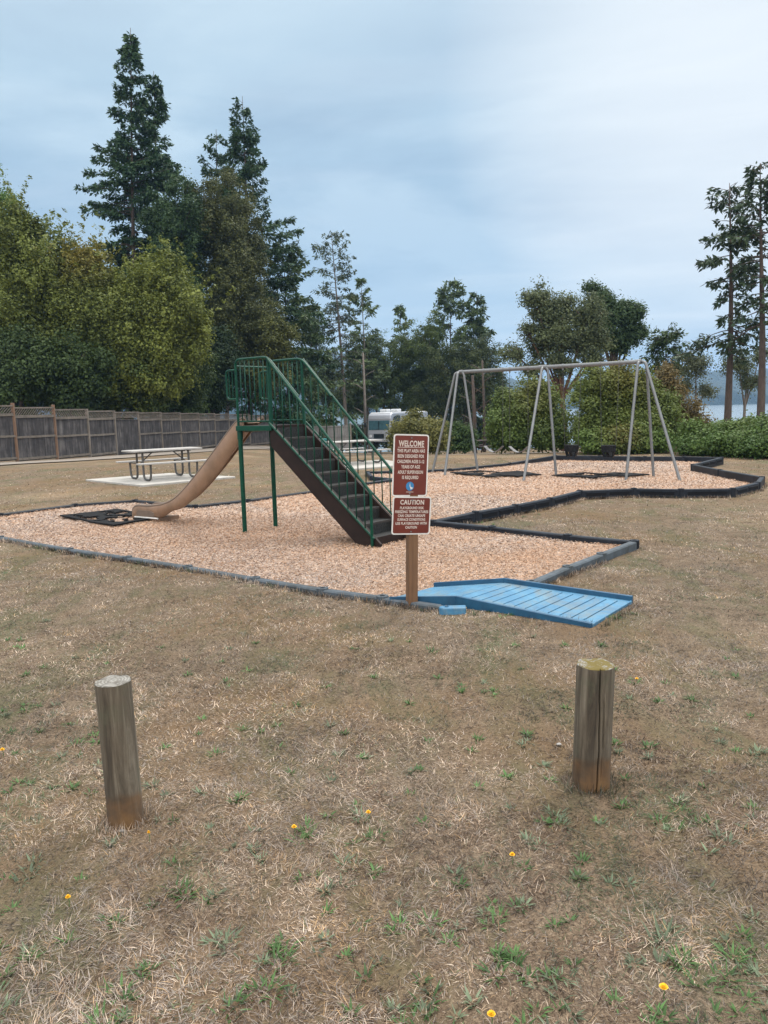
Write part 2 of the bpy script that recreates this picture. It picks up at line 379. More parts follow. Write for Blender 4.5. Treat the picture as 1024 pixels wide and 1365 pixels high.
# chip bed: sheet clipped to the outline by fan triangulation of the filled polygon
import bmesh
from mathutils.geometry import tessellate_polygon
def poly_sheet(pts, z, name, m, kind='structure', zfn=None, sub=0):
    tri = tessellate_polygon([[Vector((a, b, 0)) for a, b in pts]])
    me = bpy.data.meshes.new(name); me.from_pydata([(a, b, 0) for a, b in pts], [], [tuple(t) for t in tri])
    bm = bmesh.new(); bm.from_mesh(me)
    if sub:
        for k in range(sub):
            es = [e for e in bm.edges if e.calc_length() > .9]
            if not es: break
            bmesh.ops.subdivide_edges(bm, edges=es, cuts=1); bmesh.ops.triangulate(bm, faces=bm.faces)
    for v in bm.verts: v.co.z = (zfn(v.co.x, v.co.y) if zfn else 0)+z
    bmesh.ops.recalc_face_normals(bm, faces=bm.faces)
    for f in bm.faces:
        if f.normal.z < 0: f.normal_flip()
    bm.to_mesh(me); bm.free(); o = finish(me, name, m, None); o['kind'] = kind; return o
CZ = .015
def cz(x, y): return hz_base(x, y)+CZ+(fbm(x, y, 1.6, 41)-.5)*.05-.010*(1-sst(6.0, 7.6, np.asarray(y, float)+.35*np.asarray(x, float)))
poly_sheet([(a, b) for a, b, c in OL], .0, 'playground_surface', M['chipbed'], zfn=lambda x, y: float(cz(x, y)), sub=7)
rng = np.random.default_rng(11)
def quads(P, A, B, col, name, m, parent=None):
    """P centre, A half-length vec, B half-width vec -> 4-vert rhombus/rect"""
    n = len(P); V = np.empty((n, 4, 3)); V[:, 0] = P-A-B; V[:, 1] = P+A-B; V[:, 2] = P+A+B; V[:, 3] = P-A+B
    return np_mesh(name, V.reshape(-1, 3), np.arange(4*n), np.full(n, 4, np.int32), m, parent, col=np.repeat(col, 4, 0))
def chips():
    X = []; Y = []; S = []
    for (y0, y1, x0, x1, d, s) in ((5.5, 8.5, -7, 4, 6500, .46), (8.5, 11.5, -9, 4, 3600, .56), (11.5, 15, -9, 9, 1500, .72), (15, 26, -2, 12, 700, .9)):
        n = int((y1-y0)*(x1-x0)*d); X.append(rng.uniform(x0, x1, n)); Y.append(rng.uniform(y0, y1, n)); S.append(np.full(n, s))
    X = np.concatenate(X); Y = np.concatenate(Y); S = np.concatenate(S); k = inside(X, Y); X = X[k]; Y = Y[k]; S = S[k]; n = len(X)
    az = rng.uniform(0, 2*np.pi, n); tl = rng.normal(0, .28, n); rl = rng.normal(0, .4, n)
    A = np.stack([np.cos(az)*np.cos(tl), np.sin(az)*np.cos(tl), np.sin(tl)], -1)
    B = np.stack([-np.sin(az)*np.cos(rl), np.cos(az)*np.cos(rl), np.sin(rl)], -1)
    L = rng.uniform(.011, .03, n)*S; W = rng.uniform(.004, .009, n)*S
    Pz = np.stack([X, Y, cz(X, Y)+rng.uniform(.004, .022, n)], -1)
    pal = np.array([(.43, .305, .23), (.53, .405, .32), (.36, .31, .29), (.36, .21, .125), (.11, .068, .045), (.66, .545, .45), (.39, .34, .32), (.47, .285, .17)])
    pr = np.array([.2, .16, .14, .12, .1, .1, .1, .08]); pr /= pr.sum()
    c = pal[rng.choice(len(pal), n, p=pr)]*rng.uniform(.45, 1.04, (n, 1))
    org = sst(.50, .64, fbm(X, Y, 2.3, 77))*.75   # fresher orange chips in kicked-up patches
    for (a, b, r) in ((-1.7, 10.0, 1.5), (-3.2, 11.2, 1.3), (-.3, 8.6, 1.0), (3, 17.0, 2.0), (6, 16, 1.6)):
        org = np.maximum(org, .8*np.exp(-((X-a)**2+(Y-b)**2)/r**2))
    oc = np.array((.50, .275, .14)); c = c*(1-.6*org[:, None])+(oc*rng.uniform(.5, 1.35, (n, 1)))*.6*org[:, None]
    o = quads(Pz, A*L[:, None], B*W[:, None], c, 'wood_chips', M['chip'])
    tag(o, 'loose tan and pinkish wood chips covering the play area floor', 'wood chips', kind='stuff')
chips()

# ------------------------------------------------------------------ border timbers
def timber(p, q, name_m, depth=.24, W=.085, outward=1, slots=True, lab=''):
    a = Vector((p[0], p[1], 0)); b = Vector((q[0], q[1], 0)); d = b-a; L = d.length
    o = empty('border_timber', (p[0], p[1], 0), math.atan2(d.y, d.x))
    z0, z1 = p[2], q[2]; e = .012
    mb = MB()
    def pt(u, s, z): return (u, s, z)
    top = lambda u: z0+(z1-z0)*u/L
    # chamfered cross-section swept along the piece with a narrowed neck at each end
    sec = [(-W/2, -depth), (-W/2, -.012), (-W/2+.012, 0), (W/2-.012, 0), (W/2, -.012), (W/2, -depth)]
    us = [e, e+.03, L-e-.03, L-e]; sc = [.82, 1, 1, .82]
    vs = []
    for u, s in zip(us, sc):
        for (yy, zz) in sec: vs.append((u, yy*s, top(u)+zz-(0 if s == 1 else .008)))
    fs = []
    for i in range(3):
        for j in range(5): k = i*6+j; fs.append((k, k+1, k+7, k+6))
    fs += [tuple(range(6)), tuple(reversed(range(18, 24)))]
    mb.add(vs, fs); mb.build('body', name_m, o)
    # stake cap at the joint
    cp = MB(); n = 14; r = W*.62
    ring = [(math.cos(2*math.pi*k/n)*r, math.sin(2*math.pi*k/n)*r) for k in range(n)]
    cp.add([(x, y, z0+.010) for x, y in ring]+[(x, y, z0-depth) for x, y in ring]+[(x*.45, y*.45, z0+.010) for x, y in ring]+[(x*.45, y*.45, z0-.01) for x, y in ring],
           [(k, (k+1) % n, (k+1) % n+n, k+n) for k in range(n)]+[(k, (k+1) % n, (k+1) % n+2*n, k+2*n) for k in range(n)]+[(k+2*n, (k+1) % n+2*n, (k+1) % n+3*n, k+3*n) for k in range(n)]+[tuple(range(3*n, 4*n))])
    cp.build('stake_cap', name_m, o, smooth=False)
    if slots:
        sb = MB(); rb = MB(); ns = max(1, round(L/.6)); sy = outward*(W/2+.002)
        for k in range(ns):
            u0 = .07+(L-.14)*k/ns+.03; u1 = .07+(L-.14)*(k+1)/ns-.03
            zz = top((u0+u1)/2)
            sb.box(((u0+u1)/2, sy, zz-.075), (u1-u0, .005, .05))
            rb.box(((u0+u1)/2, sy+outward*.004, zz-.038), (u1-u0+.03, .014, .012)); rb.box(((u0+u1)/2, sy+outward*.004, zz-.112), (u1-u0+.03, .014, .012))
        sb.build('slot', M['slot'], o); rb.build('rib', name_m, o)
    return o
NB = len(OL)
def seglab(i, px):
    return px
lab_zone = [
    (range(0, 5), 'weathered grey border timber sunk in the grass, left front edge of the play area'),
]
names_front = ['leftmost one, running out of frame', 'beside the lawn below the rubber slide mat', 'beside the lawn left of the slide legs', 'beside the lawn in front of the slide chute', 'beside the lawn in front of the slide legs', 'beside the lawn below the stair foot', 'reaching the sign post from the left', 'between the sign post and the blue connector']
names_r = ['half hidden behind the blue ramp', 'middle one of the right front edge by weeds', 'ending at the sharp right corner above the ramp']
names_b = ['starting at the sharp corner right of the ramp', 'middle one of the row between chips and grass wedge', 'ending at the inner point beside the caution sign']
names_m = ['starting at the inner point near the caution sign', 'second from the inner point, weeds at its foot', 'third from the inner point below the swing legs', 'fourth from the inner point with a pale spot', 'in front of the right swing legs, left of the pair', 'in front of the outermost swing leg', 'bending toward the far right corner', 'short one nearest the far right corner']
names_f = ['end piece at the far right tip', 'running back from the right tip', 'reaching the notch at the right', 'short tall-faced piece in front of the hedge', 'farthest row, right end near the hedge', 'farthest row behind the outer swing leg', 'farthest row behind the right bucket swing', 'farthest row behind the left bucket swing',
           'slanting piece by the brown picnic table', 'back edge behind the belt swings', 'back edge right of the welcome sign', 'back edge behind the welcome sign', 'curled end left of the welcome sign', 'curled piece behind the stair rail', 'behind the lower stair steps', 'seen under the middle of the stairs', 'seen between the slide leg and stairs', 'behind the slide legs', 'behind the slide chute', 'behind the rubber slide mat', 'back edge at the far left', 'back edge leaving the frame at left', 'closing piece outside the frame']
for i in range(NB):
    p = OL[i]; q = OL[(i+1) % NB]
    if i < 8: m = M['plastic_grey']; sl = False; lb = 'weathered grey plastic border timber, '+names_front[i]; g = 'grey border timbers along the front'
    elif i == 8: continue_ = 1; m = M['plastic_grey']; sl = False; lb = 'grey border timber mostly hidden beneath the blue ramp'; g = 'grey border timbers along the front'
    elif i < 12: m = M['plastic_grey']; sl = False; lb = 'grey plastic border timber with wide top, '+names_r[i-9]; g = 'grey border timbers along the front'
    elif i < 15: m = M['plastic']; sl = False; lb = 'black plastic border timber, '+names_b[i-12]; g = 'black border timbers round the chips'
    elif i < 23: m = M['plastic']; sl = True; lb = 'black slotted border timber, '+names_m[i-15]; g = 'black border timbers round the chips'
    else: m = M['plastic']; sl = (i == 26); lb = 'black border timber, '+names_f[i-23]; g = 'black border timbers round the chips'
    if i in (8,): continue
    if i == NB-1: continue
    tag(timber(p, q, m, depth=.24 if p[1] < 23 else .3, outward=-1, slots=sl), lb, 'border timber', g)

# ------------------------------------------------------------------ rubber mats
def mat_obj(corners, label, seed, hole=.0):
    pts = [gh(a, b, CZ) for a, b in corners]; A, B, Cc, D = [Vector((x, y)) for x, y in pts]
    n = 46; V = []; Fs = []
    rg = np.random.default_rng(seed)
    for j in range(n+1):
        for i in range(n+1):
            u = i/n; v = j/n; p = (A*(1-u)+B*u)*(1-v)+(D*(1-u)+Cc*u)*v
            V.append((p.x, p.y, float(cz(p.x, p.y))+.020+.012*vn(p.x, p.y, .3, seed)))
    for j in range(n):
        for i in range(n):
            u = (i+.5)/n; v = (j+.5)/n; p = V[j*(n+1)+i]
            if hole and fbm(p[0], p[1], .45, seed) > hole and 2 < i < n-3 and 2 < j < n-3: continue
            k = j*(n+1)+i; Fs.append((k, k+1, k+n+2, k+n+1))
    me = bpy.data.meshes.new('rubber_mat'); me.from_pydata(V, [], Fs); me.update()
    o = finish(me, 'rubber_mat', M['rubber'], None)
    s = o.modifiers.new('thick', 'SOLIDIFY'); s.thickness = .02; s.offset = 1
    return tag(o, label, 'rubber mat', 'rubber wear mats on the chips')
mat_obj([(80, 690), (152, 703), (224, 691), (156, 681)], 'black square rubber mat half covered in chips at slide exit', 3, .53)
mat_obj([(600, 632), (655, 638), (700, 634.5), (640, 630)], 'black rubber mat under the left belt swing, chips scattered over it', 5, .52)
mat_obj([(655, 634), (690, 637.5), (722, 634), (690, 629.5)], 'black rubber mat beneath the belt swing beside the middle legs', 8, .52)
mat_obj([(735, 635), (790, 639.5), (832, 635), (780, 631.5)], 'black rubber mat under the left bucket swing', 6, .52)
mat_obj([(792, 634), (838, 637), (866, 633.5), (820, 631)], 'small black rubber mat by the right swing legs', 9, .50)

# ------------------------------------------------------------------ slide and stairs
O = Vector((-.141, 8.735)); a2 = Vector((-.785, .62)).normalized(); w2 = Vector((a2.y, -a2.x)); w2 = -w2 if w2.y < 0 else w2
def W3(s, t, z): p = O+a2*s+w2*t; return Vector((p.x, p.y, z))
DZ = 1.415; S0, S1, TW = 1.58, 2.18, .56; TOP = 2.275
base_z = .05
sl = empty('playground_slide', (O.x, O.y, 0))
tag(sl, 'playground slide with green railed stairs, brown steps and tan plastic chute', 'slide')
def local(o):   # shapes are written in world coordinates, so undo the root's offset
    o.location = (-O.x, -O.y, 0); return o
G = M['green']
for t in (0, TW): local(MB().tube([W3(S1, t, -.2), W3(S1, t, DZ-.05)], .030, 12).build('leg', G, sl, True))
for t in (0, TW): local(MB().tube([W3(S1, t, DZ-.16), W3(S1, t, DZ-.03)], .037, 12).build('leg_sleeve', G, sl, True))
# deck
d = MB(); M3 = Matrix(((a2.x, w2.x, 0), (a2.y, w2.y, 0), (0, 0, 1)))
cc = W3((S0+S1)/2, TW/2, DZ); d.box(cc, (S1-S0+.06, TW+.06, .03), M3); local(d.build('deck', M['brownmetal'], sl))
d = MB()
for t in (-.03, TW+.03): d.bar(W3(S0-.03, t, DZ-.018), W3(S1+.03, t, DZ-.018), .03, .066)
for s in (S0, S1): d.bar(W3(s, -.015, DZ-.035), W3(s, TW+.015, DZ-.035), .03, .07)
local(d.build('deck_frame', G, sl, bevel=.006))
def rz(s): return .665+(s+.03)*(TOP-.665)/(S0+.03)
# side panels
def panel(t):
    r = MB(); R_ = .017
    r.tube(rounded([W3(S1, t, DZ), W3(S1, t, TOP), W3(S0-.0, t, TOP), W3(S0-.5, t, rz(S0-.5))], .09), R_, 8)  # hoop, first stretch of the handrail
    local(r.build('guard_rail', G, sl, True))
    r = MB(); r.tube([W3(S0, t, DZ), W3(S0, t, TOP-.03)], R_*1.05, 8); r.tube([W3(S1, t, DZ+.07), W3(S0, t, DZ+.07)], .011, 8)
    local(r.build('guard_post', G, sl, True))
    for k in range(1, 7):
        s = S0+(S1-S0)*k/7; local(MB().tube([W3(s, t, DZ+.07), W3(s, t, TOP-.01)], .0075, 6).build('baluster', G, sl, True))
for t in (-.02, TW+.02): panel(t)
# loops that guard the slide entry
for t in (-.02, TW+.02):
    r = MB(); r.tube(rounded([W3(S1, t, TOP-.13), W3(S1+.19, t, TOP-.13), W3(S1+.19, t, DZ+.36), W3(S1, t, DZ+.36)], .06), .013, 8)
    for k in (1, 2): r.tube([W3(S1+.19*k/3+.01, t, TOP-.13), W3(S1+.19*k/3+.01, t, DZ+.36)], .007, 6)
    local(r.build('grab_loop', G, sl, True))
r = MB(); r.tube([W3(S1, -.02, TOP-.085), W3(S1, TW+.02, TOP-.085)], .014, 8); local(r.build('cross_bar', G, sl, True))
# stairs
NST = 9; run = S0/NST; rise = (DZ-.02)/NST
def slope_z(s): return DZ*(s+.10)/(S0+.10)
for t in (0, TW):
    st = MB(); tt = .022 if t == 0 else -.022
    pl = [(S0+.02, DZ+.0), (S0+.02, DZ-.24), (.16, -.02), (-.13, -.02), (-.13, .07), (-.06, .13), (S0-.04, DZ+.01)]
    st.prism(pl, lambda p, q, t=t: W3(p[0], t+q, p[1]), -.018, .018); local(st.build('stringer', M['brownmetal'], sl, bevel=.004))
def mk_grate():
    m, nt, b = NM('dark_perforated_steel'); v = objvec(nt); vo = nt.nodes.new('ShaderNodeTexVoronoi'); vo.inputs['Scale'].default_value = 45; nt.links.new(v, vo.inputs['Vector'])
    r = ramp(nt, [(.2, (.003, .004, .004)), (.5, (.016, .017, .016))], vo.outputs['Distance']); nt.links.new(r.outputs[0], b.inputs['Base Color'])
    b.inputs['Roughness'].default_value = .6; bump(nt, b, vo.outputs['Distance'], .5, .01); return m
M['grate'] = mk_grate()
M['nose'] = simple('worn_step_nosing', (.055, .05, .047), .7, 0, .3, 20)
for k in range(NST):
    s = run*k-.03; z = .13+(DZ-.13)*k/NST; rs = (DZ-.13)/NST
    tr = MB(); tr.box(W3(s+run*.52, TW/2, z-.012), (run*1.06, TW-.036, .024), M3); tr.box(W3(s+run*1.02, TW/2, z+rs/2-.014), (.012, TW-.036, rs-.004), M3)
    t_ = local(tr.build('step', M['grate'], sl))
    nb = MB(); nb.box(W3(s-.0, TW/2, z-.012), (.016, TW-.04, .026), M3)
    if k == 0: nb.box(W3(s, TW/2, z-.10), (.02, TW-.04, .17), M3)
    nb.build('nosing', M['nose'] if k else M['brownmetal'], t_)
# hand rails down the stairs
def rz(s): return .665+(s+.03)*(TOP-.665)/(S0+.03)
def lz(s): return .13+(DZ+.05-.13)*(s+.06)/(S0+.06)
for t in (-.045, TW+.045):
    r = MB(); r.tube(rounded([W3(S0-.0, t, TOP-.005), W3(-.03, t, rz(-.03)), W3(-.03, t, -.1)], .05), .017, 8)
    hr = local(r.build('handrail', G, sl, True))
    r = MB(); r.tube([W3(S0, t, lz(S0)), W3(-.06, t, lz(-.06))], .014, 8); local(r.build('lower_rail', G, sl, True))
    for k in range(1, 13):
        s = -.06+(S0+.06)*k/13; local(MB().tube([W3(s, t, lz(s)), W3(s, t, rz(s)-.01)], .0075, 6).build('baluster', G, sl, True))
# chute
def bez(p, n=8):
    out = []
    for i in range(len(p)-1):
        pass
    return out
up = [(S1-.04, 1.53), (2.30, 1.47), (2.56, 1.26), (2.89, .985), (3.19, .745), (3.43, .565), (3.61, .445), (3.79, .355), (4.03, .285), (4.35, .245), (4.62, .235), (4.75, .18), (4.77, .07)]
lo = [(S1-.04, 1.29), (2.24, 1.22), (2.45, 1.01), (2.71, .785), (2.96, .60), (3.18, .455), (3.37, .345), (3.56, .255), (3.78, .20), (4.02, .10), (4.45, .05), (4.66, .04), (4.72, .04)]
def cat(pts, n=5):
    out = []; k = len(pts)
    for i in range(k-1):
        p0 = pts[max(i-1, 0)]; p1 = pts[i]; p2 = pts[i+1]; p3 = pts[min(i+2, k-1)]
        for j in range(n):
            t = j/n; out.append(tuple(.5*((2*p1[c])+(-p0[c]+p2[c])*t+(2*p0[c]-5*p1[c]+4*p2[c]-p3[c])*t*t+(-p0[c]+3*p1[c]-3*p2[c]+p3[c])*t**3) for c in (0, 1)))
    out.append(pts[-1]); return out
U = cat(up); Lw = cat(lo)
bt = [((u[0]*.74+l[0]*.26), (u[1]*.74+l[1]*.26)+.0) for u, l in zip(U, Lw)]
CWD = TW-.06
ch = MB()
def strip(A, B, closed=False):
    n = len(A); ch.add(list(A)+list(B), [(i, i+1, n+i+1, n+i) for i in range(n-1)])
# cross-section from outer-near bottom, up over the rounded rim, down inside, across the bed and mirrored
def sect(u, l, b, t0, sg):
    pts = []
    rim = .022
    dx = u[0]-l[0]; dz = u[1]-l[1]
    return [W3(l[0], t0-sg*.0, l[1]), W3(u[0], t0-sg*.006, u[1]-.02), W3(u[0], t0+sg*.006, u[1]), W3(u[0], t0+sg*.03, u[1]), W3(u[0], t0+sg*.042, u[1]-.02), W3(b[0], t0+sg*.055, b[1]+.03), W3(b[0], t0+sg*.085, b[1])]
rows = []
for u, l, b in zip(U, Lw, bt):
    t0 = .03; t1 = TW-.17
    near = sect(u, l, b, t0, 1); far = sect(u, (b[0]+.01, b[1]+.0), b, t1, -1)
    rows.append(near+far[::-1])
n = len(rows); k = len(rows[0]); vs = [p for r_ in rows for p in r_]
fs = [(i*k+j, i*k+j+1, (i+1)*k+j+1, (i+1)*k+j) for i in range(n-1) for j in range(k-1)]
ch.add(vs, fs); co = local(ch.build('chute', M['slide'], sl, True)); sm = co.modifiers.new('thick', 'SOLIDIFY'); sm.thickness = .012; sm.offset = -1
rm = MB()
for t0 in (.045, TW-.185): rm.tube([W3(u[0], t0, u[1]+.002) for u in U[:-3]], .019, 8)
local(rm.build('chute_rim', M['slide_rim'], sl, True))
# moulded recess on the exit's side and the foot beneath it
rc = MB(); q0 = .02
rc.prism([(4.22, .08), (4.64, .07), (4.66, .13), (4.60, .175), (4.32, .18), (4.21, .15)], lambda p, q: W3(p[0], .026+q, p[1]), -.004, .006)
local(rc.build('exit_recess', M['slide_rim'], sl, bevel=.004))
ft = MB(); ft.prism([(4.12, -.1), (4.66, -.1), (4.66, .05), (4.12, .08)], lambda p, q: W3(p[0], .05+q, p[1]), 0, TW-.2); local(ft.build('exit_foot', M['slide'], sl))
ft = MB(); ft.tube([W3(4.1, .01, .075), W3(4.68, .01, .065), W3(4.70, TW-.1, .065)], .012, 8); local(ft.build('foot_bar', M['white_edge'], sl, True))

# ------------------------------------------------------------------ swing set
swL = Vector((1.92, 19.05, 0)); swR = Vector((5.48, 16.35, 0)); BH = 2.44
sx = (swR-swL); SL = sx.length; sd = sx.normalized(); sn = Vector((-sd.y, sd.x, 0))
if sn.y < 0: sn = -sn
BT = BH
def S3(u, v, z): p = swL+sd*u+sn*v; return (p.x, p.y, z)
ss = empty('swing_set', tuple((swL+swR)/2)); tag(ss, 'galvanised pipe swing frame with two bays standing on the wood chips', 'swing set')
def sloc(o, r=ss): o.location = -Vector(r.location); return o
g0 = (swL+swR)/2
def u_px(p):
    z = p[2]-EYE; f = p[1]*math.cos(PITCH)-z*math.sin(PITCH); up = p[1]*math.sin(PITCH)+z*math.cos(PITCH)
    return 512+F*(p[0]/f*math.cos(ROLL)-up/f*math.sin(ROLL))
def u_for(px, z):
    k = min(range(1001), key=lambda q: abs(u_px(S3(SL*q/1000, 0, z))-px)); return SL*k/1000
def u_old(px, z):
    best = min(range(0, 1001), key=lambda k: abs((lambda X, Y: X-at(px, 600, Y)[0]+0)(*(S3(SL*k/1000, 0, z)[:2])))); return SL*best/1000
um = u_for(724, 2.4)
sloc(MB().tube([S3(.0, 0, BT), S3(SL, 0, BT)], .044, 14).build('top_beam', M['galv'], ss, True))
cpl = MB()
for u in (um,): cpl.tube([S3(u-.1, 0, BT), S3(u+.1, 0, BT)], .055, 14)
for u in (.06, SL-.06): cpl.tube([S3(u-.05, 0, BT), S3(u+.05, 0, BT)], .053, 14)
sloc(cpl.build('beam_fitting', M['galv'], ss, True))
def leg(u, foot): # curved leg from the beam to its foot
    A = Vector(S3(u, 0, BT)); B = Vector((foot[0], foot[1], -.1))
    d = (B-A).normalized(); side = Vector((d.x, d.y, 0)).normalized()
    K = A+side*.10+Vector((0, 0, -.02))
    return sloc(MB().tube(rounded([A-side*.02, K, B], .14), .030, 12).build('leg', M['galv'], ss, True))
leg(.0, gp(592, 632, .05)); leg(.0, gp(575, 628, .05)); leg(.05, gp(638, 628, .05))
leg(um, gp(697, 639, .05)); leg(um+.03, gp(742, 631, .05))
leg(SL-.05, gp(834, 638, .05)); leg(SL, gp(872, 633, .05)); leg(SL, gp(909, 639, .05))
hang = [u_for(a, .55) for a in (646, 671, 680, 704, 750, 774, 799, 824)]
for u in hang:
    hb = MB(); hb.tube([S3(u-.02, 0, BT), S3(u+.02, 0, BT)], .052, 12); hb.box(S3(u, 0, BT-.06), (.03, .03, .05)); sloc(hb.build('hanger', M['galv'], ss, True))
def chain(mb, a, b):
    a = Vector(a); b = Vector(b); n = int((b-a).length/.035)
    for i in range(n):
        p = a.lerp(b, i/n); q = a.lerp(b, (i+1.15)/n)
        mb.bar(p, q, .010 if i % 2 else .004, .004 if i % 2 else .010)
M['belt'] = simple('pale_worn_belt', (.20, .195, .19), .6, 0, .5, 9, c2=(.05, .05, .055))
def belt_swing(u0, u1, zs, v, label):
    r = empty('belt_swing', S3((u0+u1)/2, 0, BT)); tag(r, label, 'swing', 'swings hanging from the frame')
    w = u1-u0; pts = []; n = 14; c = (u0+u1)/2
    for i in range(n+1):
        x = -1+2*i/n; pts.append((c+x*.24, zs+.14*(x*x)**.9))
    sb = MB(); vs = []; 
    for (u, z) in pts: vs += [S3(u, v-.07, z), S3(u, v+.07, z), S3(u, v+.07, z+.012), S3(u, v-.07, z+.012)]
    fs = [(i*4+j, i*4+(j+1) % 4, (i+1)*4+(j+1) % 4, (i+1)*4+j) for i in range(n) for j in range(4)]+[(0, 1, 2, 3), (n*4, n*4+1, n*4+2, n*4+3)]
    sb.add(vs, fs); sloc(sb.build('seat', M['belt'], r, True), r)
    for uu, us in ((u0, pts[0]), (u1, pts[-1])):
        cm = MB(); chain(cm, S3(uu, 0, BT-.07), S3(us[0], v, us[1]+.02)); sloc(cm.build('chain', M['chain'], r), r)
belt_swing(hang[0], hang[1], .50, .0, 'pale belt swing with sagging seat, nearest the left frame legs')
belt_swing(hang[2], hang[3], .50, .0, 'pale belt swing hanging just left of the middle legs')
def bucket_swing(u0, u1, zs, label):
    r = empty('bucket_swing', S3((u0+u1)/2, 0, BT)); tag(r, label, 'swing', 'swings hanging from the frame')
    c = (u0+u1)/2; b = MB()
    # back shell, front band, crotch strap and side walls around two leg holes
    n = 12
    def ringp(k, rr, z): a = 2*math.pi*k/n; return S3(c+math.cos(a)*.17*rr, math.sin(a)*.13*rr, z)
    for (rr, z0, z1) in ((1, zs+.10, zs+.25),):
        vs = [ringp(k, 1, z1) for k in range(n)]+[ringp(k, .95, z0) for k in range(n)]+[ringp(k, .85, z0) for k in range(n)]+[ringp(k, .9, z1) for k in range(n)]
        b.add(vs, [(k+j*n, (k+1) % n+j*n, (k+1) % n+((j+1) % 4)*n, k+((j+1) % 4)*n) for k in range(n) for j in range(4)])
    b.bar(S3(c, -.12, zs+.12), S3(c, .0, zs), .05, .02); b.bar(S3(c, .0, zs), S3(c, .12, zs+.12), .16, .02)
    b.bar(S3(c-.13, 0, zs+.14), S3(c-.09, 0, zs-.02), .09, .03); b.bar(S3(c+.13, 0, zs+.14), S3(c+.09, 0, zs-.02), .09, .03)
    sloc(b.build('seat', M['bucket'], r, False, .008), r)
    for uu, s in ((u0, -1), (u1, 1)):
        cm = MB(); chain(cm, S3(uu, 0, BT-.07), S3(c+s*.16, 0, zs+.24)); sloc(cm.build('chain', M['chain'], r), r)
bucket_swing(hang[4], hang[5], .44, 'black bucket swing just right of the middle frame legs')
bucket_swing(hang[6], hang[7], .44, 'black bucket swing nearest the right frame legs')

# ------------------------------------------------------------------ signs
sp = gp(549, 808, .0)
lean = math.radians(1.3)
post = empty('sign_post', (sp[0], sp[1], H(sp[0], sp[1])-.0), math.radians(0)); post.rotation_euler = (math.radians(.5), lean, math.radians(20)); tag(post, 'brown square wooden sign post in the grass by the ramp', 'sign post')
MB().box((0, 0, .60), (.078, .078, 1.36)).build('post', M['post_wood'], post, bevel=.005)
def text_mesh(lines, parent, m, name='lettering', z=.003):
    """lines: (string, centre x, baseline y, cap height, width) in the plate's plane (x right, y up)"""
    allv = []; allf = []
    for (s, cx, by, ch_, wd) in lines:
        cu_ = bpy.data.curves.new('t', 'FONT'); cu_.body = s; cu_.size = 1; cu_.align_x = 'CENTER'; cu_.offset = .032; cu_.resolution_u = 3; cu_.space_character = 1.08
        ob = bpy.data.objects.new('t', cu_); C.objects.link(ob); bpy.context.view_layer.update()
        me = ob.evaluated_get(bpy.context.evaluated_depsgraph_get()).to_mesh()
        co = [v.co.copy() for v in me.vertices]; x0 = min(v.x for v in co); x1 = max(v.x for v in co); y0 = 0.0; y1 = max(v.y for v in co)
        sxx = wd/(x1-x0); syy = ch_/y1; b = len(allv)
        allv += [(cx+(v.x-(x0+x1)/2)*sxx, by+v.y*syy, z) for v in co]; allf += [tuple(i+b for i in p.vertices) for p in me.polygons]
        bpy.data.objects.remove(ob); bpy.data.curves.remove(cu_)
    me = bpy.data.meshes.new(name); me.from_pydata([(v[0], -v[2], v[1]) for v in allv], [], allf); me.update()
    return finish(me, name, m, parent)
def rrect(w, h, r, n=5):
    out = []
    for (cx, cy, a0) in ((w/2-r, h/2-r, 0), (-w/2+r, h/2-r, 90), (-w/2+r, -h/2+r, 180), (w/2-r, -h/2+r, 270)):
        for k in range(n+1): a = math.radians(a0+90*k/n); out.append((cx+r*math.cos(a), cy+r*math.sin(a)))
    return out
def sign(w, h, z, xo, tilt, yaw, label, lines, emblem=False, dy=-.047):
    # centre sits on the post's front face
    r = empty('sign', (0, 0, 0)); tag(r, label, 'sign')
    Mw = Matrix.Translation((sp[0], sp[1], H(sp[0], sp[1]))) @ Matrix.Rotation(lean, 4, 'Y') @ Matrix.Translation((xo, 0, z)) @ Matrix.Rotation(math.radians(yaw), 4, 'Z') @ Matrix.Translation((0, -.050, 0)) @ Matrix.Rotation(math.radians(tilt), 4, 'Y')
    r.matrix_world = Mw
    fn = lambda p, q: (p[0], -q, p[1])
    MB().prism(rrect(w, h, .022), fn, -.003, .0).build('plate', M['white_edge'], r)
    MB().prism(rrect(w-.022, h-.022, .014), fn, .0002, .0018).build('face', M['signred'], r)
    text_mesh(lines, r, M['signtext'], z=.0026)
    for zz in (h/2-.028, -h/2+.024): MB().tube([(0, 0, zz), (0, -.008, zz)], .006, 10).build('bolt', M['galv'], r, True)
    return r
WW, WH = .300, .490
ly = .152
wl = [('WELCOME', 0, .150, .046, .215), ('THIS PLAY AREA HAS', 0, .103, .026, .235), ('BEEN DESIGNED FOR', 0, .061, .026, .225), ('CHILDREN AGES 5-12', 0, .019, .026, .230),
      ('YEARS OF AGE', 0, -.023, .026, .160), ('ADULT SUPERVISION', 0, -.065, .026, .215), ('IS REQUIRED', 0, -.107, .026, .140)]
s1 = sign(WW, WH, 1.152, -.030, 2.2, 20, 'maroon welcome sign with white border, upper of the two on the post', wl)
em = MB(); em.prism([(math.cos(2*math.pi*k/28)*.034, -.165+math.sin(2*math.pi*k/28)*.036) for k in range(28)], lambda p, q: (p[0], -q, p[1]), .0019, .0024); em.build('emblem', M['emblem'], s1)
em = MB(); em.add([(.0, -.0030, -.135), (.004, -.0030, -.168), (.028, -.0030, -.178), (.008, -.0030, -.192), (-.004, -.0030, -.160)], [(0, 1, 2, 3, 4)])
em.build('emblem_mark', M['white_edge'], s1, fixn=False)
